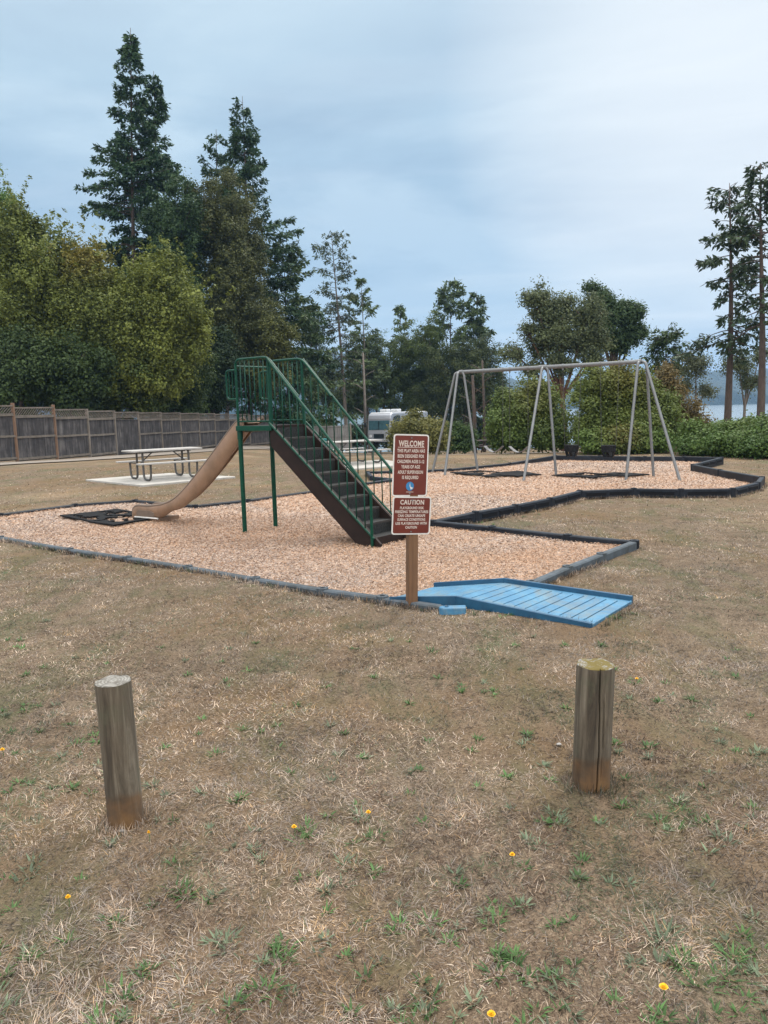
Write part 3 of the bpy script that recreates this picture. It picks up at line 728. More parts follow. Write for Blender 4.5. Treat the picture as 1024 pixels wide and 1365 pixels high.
em = MB(); em.box((0, -.0026, -.2105), (.062, .001, .0045)); em.box((0, -.0026, .142), (.225, .001, .004)); em.build('rule_line', M['signtext'], s1)
cl = [('CAUTION', 0, .090, .037, .205), ('PLAYGROUND RISK', 0, .052, .021, .205), ('FREEZING TEMPERATURES', 0, .021, .021, .285), ('CAN CREATE UNSAFE', 0, -.010, .021, .235),
      ('SURFACE CONDITIONS', 0, -.041, .021, .240), ('USE PLAYGROUND WITH', 0, -.072, .021, .270), ('CAUTION', 0, -.104, .021, .100)]
sign(.330, .305, .752, -.022, 2.8, 20, 'maroon caution sign with rounded white border, lower of the two on the post', cl)
sp_mount = MB(); 

# ------------------------------------------------------------------ blue ramp
rA = Vector(gp(788, 838, .0)); rB = Vector(gp(844, 804, .0)); rw = (rB-rA); RW = rw.length; rwn = rw.normalized(); ra = Vector((-rwn.y, rwn.x))
rp = empty('access_ramp', (rA.x, rA.y, 0)); tag(rp, 'blue slatted plastic ramp leading from the lawn over the border', 'ramp')
RZ = H(rA.x, rA.y)
LP, LE, PZ = 1.18, 1.86, .205
def R3(u, v, z): p = ra*u+rwn*v; return Vector((p.x, p.y, z+RZ))
SEC = [[(0, 0, .022), (0, .853, .022), (1.05, .66, .085), (1.12, -.03, .085)], [(1.12, -.03, .085), (1.05, .66, .085), (1.56, .33, .05), (1.66, -.20, .045)]]
def bil(c, u, v):
    a = [c[0][i]*(1-u)+c[3][i]*u for i in range(3)]; b = [c[1][i]*(1-u)+c[2][i]*u for i in range(3)]
    return [a[i]*(1-v)+b[i]*v for i in range(3)]
def slab(c, u0, u1, v0, v1, z0, z1, name, m, bev=.003):
    q = [bil(c, u0, v0), bil(c, u1, v0), bil(c, u1, v1), bil(c, u0, v1)]
    vs = [R3(p[0], p[1], (p[2] if z0 > -.09 else 0)+z0) for p in q]+[R3(p[0], p[1], p[2]+z1) for p in q]
    return MB().add(vs, [(3, 2, 1, 0), (4, 5, 6, 7), (0, 1, 5, 4), (1, 2, 6, 5), (2, 3, 7, 6), (3, 0, 4, 7)]).build(name, m, rp, bevel=bev)
for k_, (c, nsl) in enumerate(zip(SEC, (12, 6))):
    slab(c, .002, .998, .03, .97, -.1, -.014, 'deck', M['ramp_dark'], 0)
    slab(c, .004, .996, .036, .10, -.012, 0, 'slat_edge', M['ramp']); slab(c, .004, .996, .90, .964, -.012, 0, 'slat_edge', M['ramp'])
    for k in range(nsl):
        g_ = .0045 if k_ == 0 else .002
        slab(c, k/nsl+g_, (k+1)/nsl-g_, .101, .899, -.0125, 0, 'slat', M['ramp'])
    slab(c, 0, 1, 0, .036, -.1, .012, 'side_wall', M['ramp_dark'], .004); slab(c, 0, 1, .964, 1, -.1, .038, 'side_wall', M['ramp_dark'], .004)
slab(SEC[0], -.002, .012, .03, .97, -.1, .002, 'front_lip', M['ramp'], .003)
cpx = gp(605, 811, .05)
cn = empty('ramp_connector', (cpx[0], cpx[1], 0)); tag(cn, 'small blue plastic connector block at the foot of the ramp', 'connector block')
n = 10; pl = [(-.085, -.035), (.06, -.04), (.075, .02), (.06, .05), (-.06, .05)]
pl = [(-.10+.045*math.cos(math.radians(90+180*k/8))+.03, .045*math.sin(math.radians(90+180*k/8))) for k in range(9)]+[(.09, -.045), (.10, .045)]
MB().prism(pl, lambda p, q: (p[0], p[1], q), -.1, .065).build('block', M['ramp'], cn, bevel=.01)
MB().tube([(-.055, 0, .0655), (-.055, 0, .070)], .016, 12).build('cap', M['ramp_dark'], cn)

# ------------------------------------------------------------------ log bollards
def bollard(px, py, r, h, lean_x, lean_y, label, top, crack):
    x, y = gp(px, py, 0); z0 = H(x, y-.0)
    o = empty('log_bollard', (x, y, z0)); o.rotation_euler = (lean_y, lean_x, 0); tag(o, label, 'bollard', 'log bollards in the grass')
    n = 96; m = 40; vs = []; rg = np.random.default_rng(int(px))
    ph = rg.uniform(0, 6.28, 6)
    def rad(a, z):
        q = 1+.012*math.sin(2*a+ph[0])+.008*math.sin(3*a+ph[1]+z*3)+.006*math.sin(7*a+ph[2]+z*5)+.004*math.sin(13*a+ph[3])
        q += .03*math.exp(-max(z, 0)/.08)*.6
        for (a0, z_lo, z_hi, dp, wob) in crack:
            if z_lo <= z <= z_hi:
                ac = a0+wob*math.sin(z*9)+.012*math.sin(z*41)+wob*.4*z; dd = (a-ac+math.pi) % (2*math.pi)-math.pi
                tp = min(1, (z-z_lo)/.06+.05, (z_hi-z)/.06+.25)
                q -= dp*max(0, 1-abs(dd)/.055)*tp
        return q*r
    zs = [-.12]+[h*k/(m-1) for k in range(m)]
    # angular samples denser round the front
    an = [2*math.pi*k/n for k in range(n)]
    ex = []
    for c_ in crack: ex += [c_[0]+d_ for d_ in np.linspace(-.09, .09, 13)]
    an = sorted(set([round(a % (2*math.pi), 4) for a in an+ex])); n = len(an)
    for z in zs:
        for a in an: q = rad(a, z); vs.append((q*math.cos(a), q*math.sin(a), z))
    fs = [(i*n+j, i*n+(j+1) % n, (i+1)*n+(j+1) % n, (i+1)*n+j) for i in range(len(zs)-1) for j in range(n)]
    me = bpy.data.meshes.new('log'); me.from_pydata(vs, [], fs); me.update(); finish(me, 'log', M['boll'], o, True)
    # cut end with a slightly chipped rim
    vs = [(0, 0, h+.004)]; fs = []
    for f_, zz in ((.5, .003), (.85, .004), (.96, .002), (1.0, -.002)):
        for a in an: q = rad(a, h)*f_; vs.append((q*math.cos(a), q*math.sin(a), h+zz+.003*math.sin(5*a+ph[4])*f_))
    fs = [(0, 1+j, 1+(j+1) % n) for j in range(n)]+[(1+i*n+j, 1+(i+1)*n+j, 1+(i+1)*n+(j+1) % n, 1+i*n+(j+1) % n) for i in range(3) for j in range(n)]
    me = bpy.data.meshes.new('cut_end'); me.from_pydata(vs, [], fs); me.update(); finish(me, 'cut_end', top, o, False)
    return o
fa = -math.pi/2
bollard(168, 1094, .067, .585, math.radians(-.8), math.radians(.5), 'weathered grey log bollard with a bare cut top, left one', M['top_plain'], [(fa-.1, .0, .14, .07, .3), (fa+.95, .1, .5, .03, .1), (fa-.75, .2, .56, .03, .1)])
bollard(788, 1043, .077, .53, math.radians(1.4), math.radians(.5), 'cracked log bollard with yellow moss on top, right one', M['top_moss'], [(fa+.02, -.2, .54, .26, .05), (fa+.22, .03, .3, .07, .05), (fa+.28, .15, .42, .12, .05)])
# bare soil at the feet
def soil(px, py, rx, ry, label=None):
    x, y = gp(px, py, 0); n = 40
    pts = [(x+rx*math.cos(2*math.pi*k/n)*(1+.12*math.sin(3*2*math.pi*k/n)+.07*math.sin(7*2*math.pi*k/n)), y+ry*math.sin(2*math.pi*k/n)*(1+.12*math.cos(2*2*math.pi*k/n))) for k in range(n)]
    return poly_sheet(pts, .006, 'bare_soil', M['soil'], zfn=H)
M['soil'] = simple('bare_soil', (.20, .165, .135), .95, 0, .35, 30, bmp=.5, bd=.01, c2=(.13, .105, .085))
pass

# ------------------------------------------------------------------ dry grass
def blades(X, Y, L, Wd, lean_, az, curl, col, name, m, label, cat_):
    n = len(X); Z = hz(X, Y)-.004
    D = np.stack([np.cos(az), np.sin(az), np.zeros(n)], -1); S = np.stack([-np.sin(az), np.cos(az), np.zeros(n)], -1)
    up = np.array((0, 0, 1.)); P0 = np.stack([X, Y, Z], -1)
    def off(t): # position along blade
        a = lean_+curl*t; return (D*np.sin(a)[:, None]+up*np.cos(a)[:, None])
    P1 = P0+off(.3)*(L*.5)[:, None]; P2 = P1+off(.9)*(L*.5)[:, None]
    P1[:, 2] = np.maximum(P1[:, 2], Z+.004); P2[:, 2] = np.maximum(P2[:, 2], Z+.003)
    W_ = S*Wd[:, None]
    V = np.stack([P0-W_, P0+W_, P1-W_*.8, P1+W_*.8, P2], 1).reshape(-1, 3)
    b = (np.arange(n)*5)[:, None]; f1 = b+np.array([0, 1, 3, 2]); f2 = b+np.array([2, 3, 4])
    flat = np.concatenate([f1, f2], 1).ravel(); cnt = np.tile([4, 3], n)
    return np_mesh(name, V, flat, cnt, m, col=np.repeat(col, 5, 0))
def grass():
    Xs = []; Ys = []; Ls = []; Ws = []
    for (y0, y1, dens, l0, l1, w) in ((1.25, 3.2, 46000, .018, .052, .0011), (3.2, 5, 27000, .018, .048, .0015), (5, 7.5, 13000, .018, .045, .0021), (7.5, 11, 5200, .02, .045, .0033), (11, 16, 1300, .022, .045, .0055), (16, 24, 320, .025, .05, .009)):
        xm = .72*y1+.3; n = int((y1-y0)*2*xm*dens); X = rng.uniform(-xm, xm, n); Y = rng.uniform(y0, y1, n)
        k = (np.abs(X) < .68*Y+.35); X = X[k]; Y = Y[k]; n = len(X)
        k = ~inside(X, Y) & (rng.uniform(0, 1, n) < (.35+.75*fbm(X, Y, .22, 9))*(1-.5*sst(.58, .70, fbm(X, Y, .55, 71, 3))))
        X = X[k]; Y = Y[k]; n = len(X); Xs.append(X); Ys.append(Y); Ls.append(rng.uniform(l0, l1, n)*(.6+.9*fbm(X, Y, .35, 31))); Ws.append(np.full(n, w)*rng.uniform(.6, 1.3, n))
    # longer untrimmed grass where the mower cannot reach: round posts, along the ramp and the front timbers
    ex = []
    for (cx, cy, rr) in [(*gp(168, 1094), .072), (*gp(788, 1043), .082), (sp[0], sp[1], .055)]:
        m_ = 420; a_ = rng.uniform(0, 2*np.pi, m_); q = rr+np.abs(rng.normal(0, .03, m_)); ex.append((cx+q*np.cos(a_), cy+q*np.sin(a_)))
    lines = [(OL[i], OL[i+1]) for i in list(range(0, 8))+[9, 10]+list(range(15, 24))]
    lines += [((rA.x, rA.y), (rA.x+ra.x*1.1, rA.y+ra.y*1.1)), ((rA.x, rA.y), (rB.x, rB.y)), ((rB.x, rB.y), (rB.x+ra.x*1.0-rwn.x*.18, rB.y+ra.y*1.0-rwn.y*.18))]
    for (p, q) in lines:
        dx, dy = q[0]-p[0], q[1]-p[1]; ll = math.hypot(dx, dy); m_ = int(ll*420); t = rng.uniform(0, 1, m_); o_ = .045+np.abs(rng.normal(0, .025, m_)); nx, ny = dy/ll, -dx/ll
        ex.append((p[0]+dx*t+nx*o_, p[1]+dy*t+ny*o_))
    exx = np.concatenate([e[0] for e in ex]); exy = np.concatenate([e[1] for e in ex]); k = ~inside(exx, exy); exx = exx[k]; exy = exy[k]; ne = len(exx)
    Xs.append(exx); Ys.append(exy); Ls.append(rng.uniform(.03, .075, ne)); Ws.append(np.maximum(.0011, .0003*exy)*rng.uniform(.7, 1.2, ne))
    X = np.concatenate(Xs); Y = np.concatenate(Ys); L = np.concatenate(Ls); Wd = np.concatenate(Ws); n = len(X)
    flow = fbm(X, Y, .16, 51, 3)*4*np.pi*1.6; az = flow+rng.normal(0, 1.15, n)
    lean_ = np.radians(np.clip(rng.normal(72, 14, n), 15, 92)); lean_[-ne:] = np.radians(rng.uniform(5, 55, ne)); curl = rng.uniform(.0, .7, n)
    straw = np.array((.60, .49, .345)); tan = np.array((.39, .28, .17)); grey = np.array((.35, .305, .24)); brown = np.array((.145, .098, .062)); gold = np.array((.48, .32, .15)); green = np.array((.115, .155, .065)); sage = np.array((.17, .19, .12))
    a = fbm(X, Y, .9, 61); b = fbm(X, Y, .38, 62); c = fbm(X, Y, .55, 63); g = fbm(X, Y, .45, 64); g2 = fbm(X, Y, 2.6, 65)
    u = rng.uniform(0, 1, n)
    w = np.stack([.5+.9*sst(.48, .62, b), .8+0*a, .6+1.5*sst(.5, .65, a), .35+2.0*sst(.52, .64, c), .1+2.2*sst(.6, .72, b)*sst(.45, .6, a), .05+2.6*sst(.60, .70, g)*(.4+1.0*g2), .1+1.8*sst(.57, .66, g)], -1)
    w /= w.sum(1, keepdims=True); cw = np.cumsum(w, 1); idx = (u[:, None] > cw).sum(1).clip(0, 6)
    pal = np.stack([straw, tan, grey, brown, gold, green, sage]); col = pal[idx]*(rng.uniform(.12, 1.0, (n, 1))**.8*1.5)*(.66+.52*sst(.3, .7, fbm(X, Y, .20, 66, 4)))[:, None]*(.72+.46*fbm(X, Y, 2.2, 67))[:, None]*np.array((.86, .845, .93))*(1-.42*sst(.56, .70, fbm(X, Y, .55, 71, 3)))[:, None]
    o = blades(X, Y, L, Wd, lean_, az, curl, col, 'dry_grass', M['straw'], '', '')
    tag(o, 'short matted dry lawn grass in straw, brown and grey tones', 'grass', kind='stuff')
    # broad-leaved weeds and green tufts
    spots = [(35, 940, 1), (500, 905, .8), (540, 940, .7), (620, 920, .8), (850, 910, 1), (875, 995, 1), (745, 1092, 1.6), (893, 1107, 1.8), (905, 1066, 1), (835, 1075, 1), (715, 1120, 1.1), (455, 1168, 1.5), (260, 1190, 1.7), (392, 1105, 1.5), (30, 1170, 1.5), (375, 1268, 1.6), (330, 1335, 2), (25, 1325, 2), (130, 1355, 1.6),
             (560, 1335, 2), (680, 1290, 1.6), (735, 1300, 1.6), (870, 1255, 2), (900, 1275, 1.5), (975, 1275, 1.7), (960, 1305, 1.6), (1010, 1300, 1.6), (650, 1215, 1.2), (555, 1235, 1.4), (300, 1260, 1.6), (60, 830, 1), (95, 1050, .9), (160, 1030, 1.1), (205, 1050, .9), (700, 990, 1), (640, 985, .8), (610, 812, 1.1), (635, 820, 1.1), (655, 818, 1.4), (675, 824, 1), (568, 812, 1), (820, 825, 1), (845, 820, .8), (740, 762, .8), (760, 757, .8), (800, 742, .8), (815, 738, .8),
             (600, 815, .6), (30, 862, 1), (120, 985, 1.2), (480, 1090, 1), (505, 1110, 1), (580, 870, .9), (690, 860, .8), (345, 855, .8), (250, 900, .7), (800, 860, .9), (930, 930, .9), (985, 905, .8), (1000, 1000, .9), (960, 1120, 1.2), (560, 1020, .8), (300, 1000, .8), (640, 697, .7), (660, 700, .7), (700, 690, .6), (720, 686, .6)]
    X = []; Y = []; L = []; Wd = []; A = []; LE_ = []; Cc = []
    rr = random.Random(5)
    for k in range(230): 
        yy = rr.uniform(850, 1365); spots.append((rr.uniform(-40, 1064), yy, rr.uniform(.35, .8)))
    for (px, py, s) in spots:
        x, y = gp(px, py, 0)
        if inside(np.array([x]), np.array([y]))[0]: continue
        s *= min(1.0, .55+y*.05)
        shade = rng.uniform(.7, 1.25); nb = int(46*s); sag = rng.uniform(0, 1) < .35
        for q in range(max(1, int(3*s))):
            ox, oy = rng.normal(0, .035*s, 2)
            m_ = nb//max(1, int(3*s)); rad_ = rng.uniform(0, .03*s, m_); az = rng.uniform(0, 6.28, m_)
            X += list(x+ox+rad_*np.cos(az)); Y += list(y+oy+rad_*np.sin(az)); A += list(az+rng.normal(0, .4, m_)); L += list(rng.uniform(.025, .055, m_)*(.7+.35*s)); Wd += list(rng.uniform(.0022, .0048, m_)); LE_ += list(np.radians(rng.uniform(25, 78, m_)))
            base = np.array((.13, .165, .10)) if sag else np.array((.075, .145, .045))
            Cc += [base*shade*rng.uniform(.7, 1.4) for _ in range(m_)]
    o = blades(np.array(X), np.array(Y), np.array(L), np.array(Wd), np.array(LE_), np.array(A), np.full(len(X), .35), np.array(Cc), 'weeds', M['weed'], '', '')
    tag(o, 'low green weeds and grass tufts scattered through the dry lawn', 'weeds', kind='stuff')
grass()

# dandelions
def dandelion(px, py, label, s=1.0):
    s *= .78
    x, y = gp(px, py, .04); z = H(x, y)
    r = empty('dandelion', (x, y, z)); tag(r, label, 'flower', 'yellow dandelions in the lawn')
    MB().tube([(0, 0, -.01), (.003, .002, .02), (0, 0, .036)], .0016, 6).build('stem', M['stem'], r)
    mb = MB(); rg = random.Random(int(px))
    for ring, (nn, rr_, zz, tl) in enumerate(((14, .014, .036, .003), (11, .010, .038, .005), (7, .006, .040, .006))):
        for k in range(nn):
            a = 2*math.pi*(k+rg.random()*.4)/nn; c, s_ = math.cos(a), math.sin(a); w = .0026
            R = rr_*s; mb.add([(-s_*w*.6, c*w*.6, zz), (s_*w*.6, -c*w*.6, zz), (c*R+s_*w, s_*R-c*w, zz+tl), (c*R-s_*w, s_*R+c*w, zz+tl)], [(0, 1, 2, 3)])
    mb.build('flower_head', M['petal'], r, fixn=False)
for px, py, lb, s in [(885, 1309, 'largest open yellow dandelion, near the bottom right', 1.1), (655, 1344, 'yellow dandelion at the bottom edge of the lawn', 1), (491, 1079, 'yellow dandelion right of the left log bollard, in midfield', .9), (392, 1100, 'yellow dandelion in a green tuft by the left bollard', .9),
                      (683, 1135, 'yellow dandelion below left of the right bollard', .9), (90, 1190, 'small yellow dandelion below the left bollard', .8), (3, 999, 'yellow dandelion cut by the left frame edge', 1), (849, 905, 'pale yellow dandelion bud right of the mossy bollard', .9), (198, 1107, 'tiny dandelion right at the left bollard foot', .5), (622, 797, 'tiny dandelion in weeds by the blue connector', .6)]:
    if px == 622: px, py = 621, 812
    dandelion(px, py, lb, s)
for px, py, r, lb in [(162, 1108, .009, 'small pale pebble at the foot of the left bollard'), (745, 993, .010, 'small pale pebble just left of the right bollard')]:
    x, y = gp(px, py, 0); bm = bmesh.new(); bmesh.ops.create_icosphere(bm, subdivisions=2, radius=r)
    for v in bm.verts: v.co = Vector((v.co.x*1.25, v.co.y*.9, v.co.z*.6))*(1+.15*math.sin(v.co.x*300+v.co.y*200))
    me = bpy.data.meshes.new('pebble'); bm.to_mesh(me); bm.free(); o = finish(me, 'pebble', M['pebble'], None, True); o.location = (x, y, H(x, y)+r*.8); tag(o, lb, 'pebble', 'pebbles in the lawn')

# ------------------------------------------------------------------ paths and concrete pads
def strip_sheet(A, B, name, z=.03):
    V = []; n = len(A)
    m = 6
    for (a, b) in zip(A, B):
        for k in range(m+1):
            x = a[0]+(b[0]-a[0])*k/m; y = a[1]+(b[1]-a[1])*k/m; V.append((x, y, H(x, y)+z))
    Fs = [(i*(m+1)+j, i*(m+1)+j+1, (i+1)*(m+1)+j+1, (i+1)*(m+1)+j) for i in range(n-1) for j in range(m)]
    me = bpy.data.meshes.new(name); me.from_pydata(V, [], Fs); me.update()
    if me.polygons[0].normal.z < 0: me.flip_normals()
    o = finish(me, name, M['path'], None, True); o['kind'] = 'structure'; return o
fy = [30.4, 32.2, 34.2, 36.2, 38.2, 40.3, 42.4, 44.6, 46.8, 49.0]; fpx = [22, 75.5, 119.5, 155.5, 187, 217, 242.5, 267, 288, 307]
FP = []
for px, y in zip(fpx, fy):
    x, z = at(px, 600, y); FP.append((x, y))
ex0 = (FP[0][0]-1.5, FP[0][1]-2.1)
PA = [(ex0[0]-6, ex0[1]-9)]+[ex0]+FP+[(-6.5, 54.0), (0, 60), (12, 62)]
def offs(pts, d): 
    out = []
    for i, p in enumerate(pts):
        a = Vector(pts[max(i-1, 0)]); b = Vector(pts[min(i+1, len(pts)-1)]); t = (b-a).normalized(); out.append((p[0]+t.y*d, p[1]-t.x*d))
    return out
dense = []
for i in range(len(PA)-1):
    for k in range(6): dense.append((PA[i][0]+(PA[i+1][0]-PA[i][0])*k/6, PA[i][1]+(PA[i+1][1]-PA[i][1])*k/6))
dense.append(PA[-1])
strip_sheet(offs(dense, .5), offs(dense, 3.0), 'gravel_path', .035)
rp_ = []
a = gp(520, 599, 0); b = gp(740, 596, 0)
strip_sheet([(-4+k*1.5, 33.5) for k in range(16)], [(-4+k*1.5, 36.3) for k in range(16)], 'park_road', .045)
def pad(corners, label):
    pts = [gh(a, b, .045) for a, b in corners]; mb = MB(); z = .04
    mb.prism(pts, lambda p, q: (p[0], p[1], q+float(hz_base(*p))), -.05, .045); o = mb.build('concrete_pad', M['concrete'], None, bevel=.01)
    tag(o, label, 'concrete pad', 'picnic table pads'); return o
pad([(114, 639), (190, 646.5), (314, 635), (226, 630.5)], 'pale concrete pad under the left picnic table')
pad([(430, 618), (462, 625.5), (548, 618.5), (512, 612.5)], 'pale concrete pad under the table behind the stairs')

# ------------------------------------------------------------------ picnic tables
def metal_table(px, py, Y, rz, label, s=1):
    x, y = gh(px, py, .045); r = empty('picnic_table', (x, y, float(hz_base(x, y))+.045), rz); tag(r, label, 'picnic table')
    L = 1.9; r.scale = (s, s, s)
    mb = MB()
    for k in range(5): mb.box((0, -.30+.15*k, .75), (L, .142, .04))
    mb.build('tabletop', M['tablegrey'], r, bevel=.006)
    for sg in (-1, 1):
        mb = MB(); [mb.box((0, sg*(.66+.13*k), .45), (L, .125, .038)) for k in range(2)]; mb.build('bench', M['tablegrey'], r, bevel=.006)
    for sx_ in (-.62, .62):
        mb = MB()
        for sg in (-1, 1):
            mb.tube(rounded([(sx_, sg*.72, .43), (sx_, sg*.68, .03), (sx_, sg*.22, .03), (sx_, sg*.20, .73)], .14), .028, 8)
        mb.bar((sx_, -.34, .715), (sx_, .34, .715), .04, .03)
        mb.tube([(sx_, 0, .70), (sx_-math.copysign(.34, sx_), 0, .70)], .02, 6); mb.tube([(sx_, .0, .42), (sx_-math.copysign(.34, sx_), 0, .70)], .016, 6)
        mb.bar((sx_, -.72, .42), (sx_, -.2, .42), .03, .03); mb.bar((sx_, .72, .42), (sx_, .2, .42), .03, .03)
        mb.build('frame', M['framegrey'], r, True)
metal_table(219, 637.5, 19, math.radians(38), 'pale topped picnic table with bent steel frame on concrete, left behind slide', .94)
metal_table(472, 617.5, 24, math.radians(36), 'pale topped picnic table behind the stair railing', .86)
def wood_table(x, y, rz, label, m, s=1):
    r = empty('picnic_table', (x, y, H(x, y)), rz); tag(r, label, 'picnic table'); L = 1.8; r.scale = (s, s, s)
    mb = MB(); [mb.box((0, -.30+.15*k, .74), (L, .14, .04)) for k in range(5)]; mb.build('tabletop', m, r)
    for sg in (-1, 1):
        mb = MB(); [mb.box((0, sg*(.62+.14*k), .44), (L, .13, .04)) for k in range(2)]; mb.build('bench', m, r)
    for sx_ in (-.62, .62):
        mb = MB()
        for sg in (-1, 1): mb.bar((sx_, sg*.62, 0), (sx_, sg*.22, .72), .05, .09)
        mb.bar((sx_+.05, -.78, .40), (sx_+.05, .78, .40), .04, .09); mb.bar((sx_+.05, -.36, .70), (sx_+.05, .36, .70), .04, .06); mb.build('frame', m, r)
x, y = gh(683, 602); wood_table(x, y, math.radians(-8), 'brown wooden picnic table seen behind the belt swing', M['table_wood'], .9*y/41)
x, z = at(639, 590, 45); wood_table(x, 45, math.radians(30), 'dark wooden picnic table far back by the tree trunks', M['table_dark'], 1)

# ------------------------------------------------------------------ fence
fence = empty('board_fence', (FP[3][0], FP[3][1], 0)); tag(fence, 'grey board fence with lattice top running along the path', 'fence')
def floc(o, r=fence): o.location = -Vector(r.location); return o
FPx = [ex0]+FP+[(FP[-1][0]+.9, FP[-1][1]+2.3), (FP[-1][0]+1.9, FP[-1][1]+4.7)]
rf = random.Random(3)
hts = [2.22, 2.2, 2.17, 2.12, 2.08, 2.06, 2.06, 2.06, 2.06, 2.06, 2.06, 2.06, 2.06]
for i, (x, y) in enumerate(FPx):
    z = H(x, y); hp = hts[i]+(.12 if i in (1, 2) else .02)
    mb = MB().box((x, y, z+hp/2-.05), (.10 if i > 3 else .12, .10, hp+.1)); floc(mb.build('post', M['fence_post_b'] if i < 3 else M['fence_post'], fence, bevel=.008))
for i in range(len(FPx)-1):
    a = Vector((*FPx[i], 0)); b = Vector((*FPx[i+1], 0)); d = (b-a); L = d.length; d.normalize(); n = Vector((d.y, -d.x, 0))
    za = H(*FPx[i]); zb = H(*FPx[i+1]); z0 = (za+zb)/2; ht = min(hts[i], hts[i+1]); lat = .36
    pk = MB(); u = .06; flat_panel = (i == 4)
    while u < L-.07:
        w = rf.uniform(.12, .145); w = min(w, L-.05-u); c = a+d*(u+w/2)+n*rf.uniform(-.006, .006); hh = ht-lat-.06+rf.uniform(-.02, .02)
        R = Matrix((d, n, Vector((0, 0, 1)))).transposed(); R = R @ Matrix.Rotation(rf.uniform(-.006, .006), 3, 'Y')
        pk.box((c.x, c.y, z0+.05+hh/2), (w-.007, .02, hh), R); u += w
    floc(pk.build('panel', M['fence_wood'], fence))
    rl = MB()
    for zz, tt in (((.14, .09), (1.0, .085), (ht-lat, .11), (ht-.02, .06)) if not flat_panel else ((ht-lat, .02), (ht-.02, .05))):
        p = a+n*.035; q = b+n*.035; rl.bar((p.x, p.y, z0+zz), (q.x, q.y, z0+zz), .035, tt)
    floc(rl.build('rail', M['fence_lat'], fence))
    lt = MB(); zl = z0+ht-lat+.06; zh = z0+ht-.05; hgt = zh-zl
    u = -hgt
    while u < L:
        for sgn, off_ in ((1, .008), (-1, -.008)):
            if sgn < 0 and i < 4: continue
            u0, u1 = (u, u+hgt) if sgn > 0 else (u+hgt, u); t0 = 0; t1 = 1
            # clip the slat to the bay
            def cl_(ua, ub):
                ts = []
                for lim in (.04, L-.04):
                    if (ua-lim)*(ub-lim) < 0: ts.append((lim-ua)/(ub-ua))
                return ts
            ta, tb = 0., 1.
            for t in cl_(u0, u1):
                mid = u0+(u1-u0)*(t+.001)
                if (u0 < .04) or (u0 > L-.04): ta = t
                else: tb = t
            if (u0 < .04 and u1 < .04) or (u0 > L-.04 and u1 > L-.04) or tb-ta < .05: continue
            p = a+d*(u0+(u1-u0)*ta)+n*off_; q = a+d*(u0+(u1-u0)*tb)+n*off_
            lt.bar((p.x, p.y, zl+hgt*ta), (q.x, q.y, zl+hgt*tb), .03, .008, up=tuple(n))
        u += .115
    if lt.v: floc(lt.build('lattice', M['fence_lat'], fence))
# far enclosure behind the stairs
fe = empty('board_enclosure', (-6.5, 56, 0)); tag(fe, 'pale grey board enclosure seen under the stair railing', 'enclosure')
mbp = [at(322, 590, 56)[0], at(352, 590, 56)[0], at(400, 590, 56)[0], at(436, 590, 56)[0], at(468, 590, 56)[0]]
M['encl'] = wood('pale_enclosure_boards', [(.2, (.10, .097, .095)), (.5, (.20, .19, .185)), (.8, (.34, .33, .31))], 2, .9, 1.6, .12, .5, .01)
z = H(-6, 56)
for i, x in enumerate(mbp):
    o = MB().box((x, 56, z+.85), (.12, .12, 1.9)).build('post', M['fence_post'], fe, bevel=.01); o.location = (6.5, -56, 0)
for i in range(4):
    pk = MB(); u = mbp[i]+.06
    while u < mbp[i+1]-.1:
        w = rf.uniform(.13, .16); pk.box((u+w/2, 56+rf.uniform(-.005, .005), z+.75+rf.uniform(-.02, .02)), (w-.01, .022, 1.62)); u += w
    o = pk.build('panel', M['encl'], fe); o.location = (6.5, -56, 0)
    rl = MB().bar((mbp[i], 55.95, z+.9), (mbp[i+1], 55.95, z+.9), .03, .09); rl.bar((mbp[i], 55.95, z+1.6), (mbp[i+1], 55.95, z+1.6), .03, .09)
    o = rl.build('rail', M['encl'], fe); o.location = (6.5, -56, 0)
# teal bin standing before it
M['teal'] = simple('teal_plastic', (.02, .22, .22), .5, 0, .2, 6)
x, zz = at(430, 590, 53); tb_ = empty('refuse_bin', (x, 53, H(x, 53))); tag(tb_, 'narrow teal wheeled bin in front of the grey enclosure', 'bin')
MB().prism([(-.25, 0), (.25, 0), (.30, 1.0), (-.30, 1.0)], lambda p, q: (p[0], q, p[1]), -.28, .28).build('body', M['teal'], tb_, bevel=.03)
MB().prism([(-.32, 1.0), (.32, 1.0), (.26, 1.12), (-.26, 1.12)], lambda p, q: (p[0], q, p[1]), -.32, .32).build('lid', M['teal'], tb_, bevel=.02)
for sx_ in (-.27, .27): MB().tube([(sx_-.03, .26, .1), (sx_+.03, .26, .1)], .10, 14).build('wheel', M['rubber'], tb_)

# shed with pale blue wall behind the fence
M['blue_wall'] = simple('pale_blue_boards', (.12, .22, .30), .7, 0, .2, 3); M['roofing'] = simple('dark_roofing', (.05, .05, .055), .9)
x, zz = at(25, 540, 40.0); sh = empty('garden_shed', (x, 40.0, H(x, 40))); tag(sh, 'small pale blue shed glimpsed between trees above the fence', 'shed')
hs = zz-H(x, 40)+.15
MB().box((0, 0, hs/2), (.55, 1.6, hs)).build('wall', M['blue_wall'], sh); MB().prism([(-.35, hs), (0, hs+.25), (.35, hs), (.35, hs+.03), (0, hs+.29), (-.35, hs+.03)], lambda p, q: (p[0], q, p[1]), -.9, .9).build('roof', M['roofing'], sh)

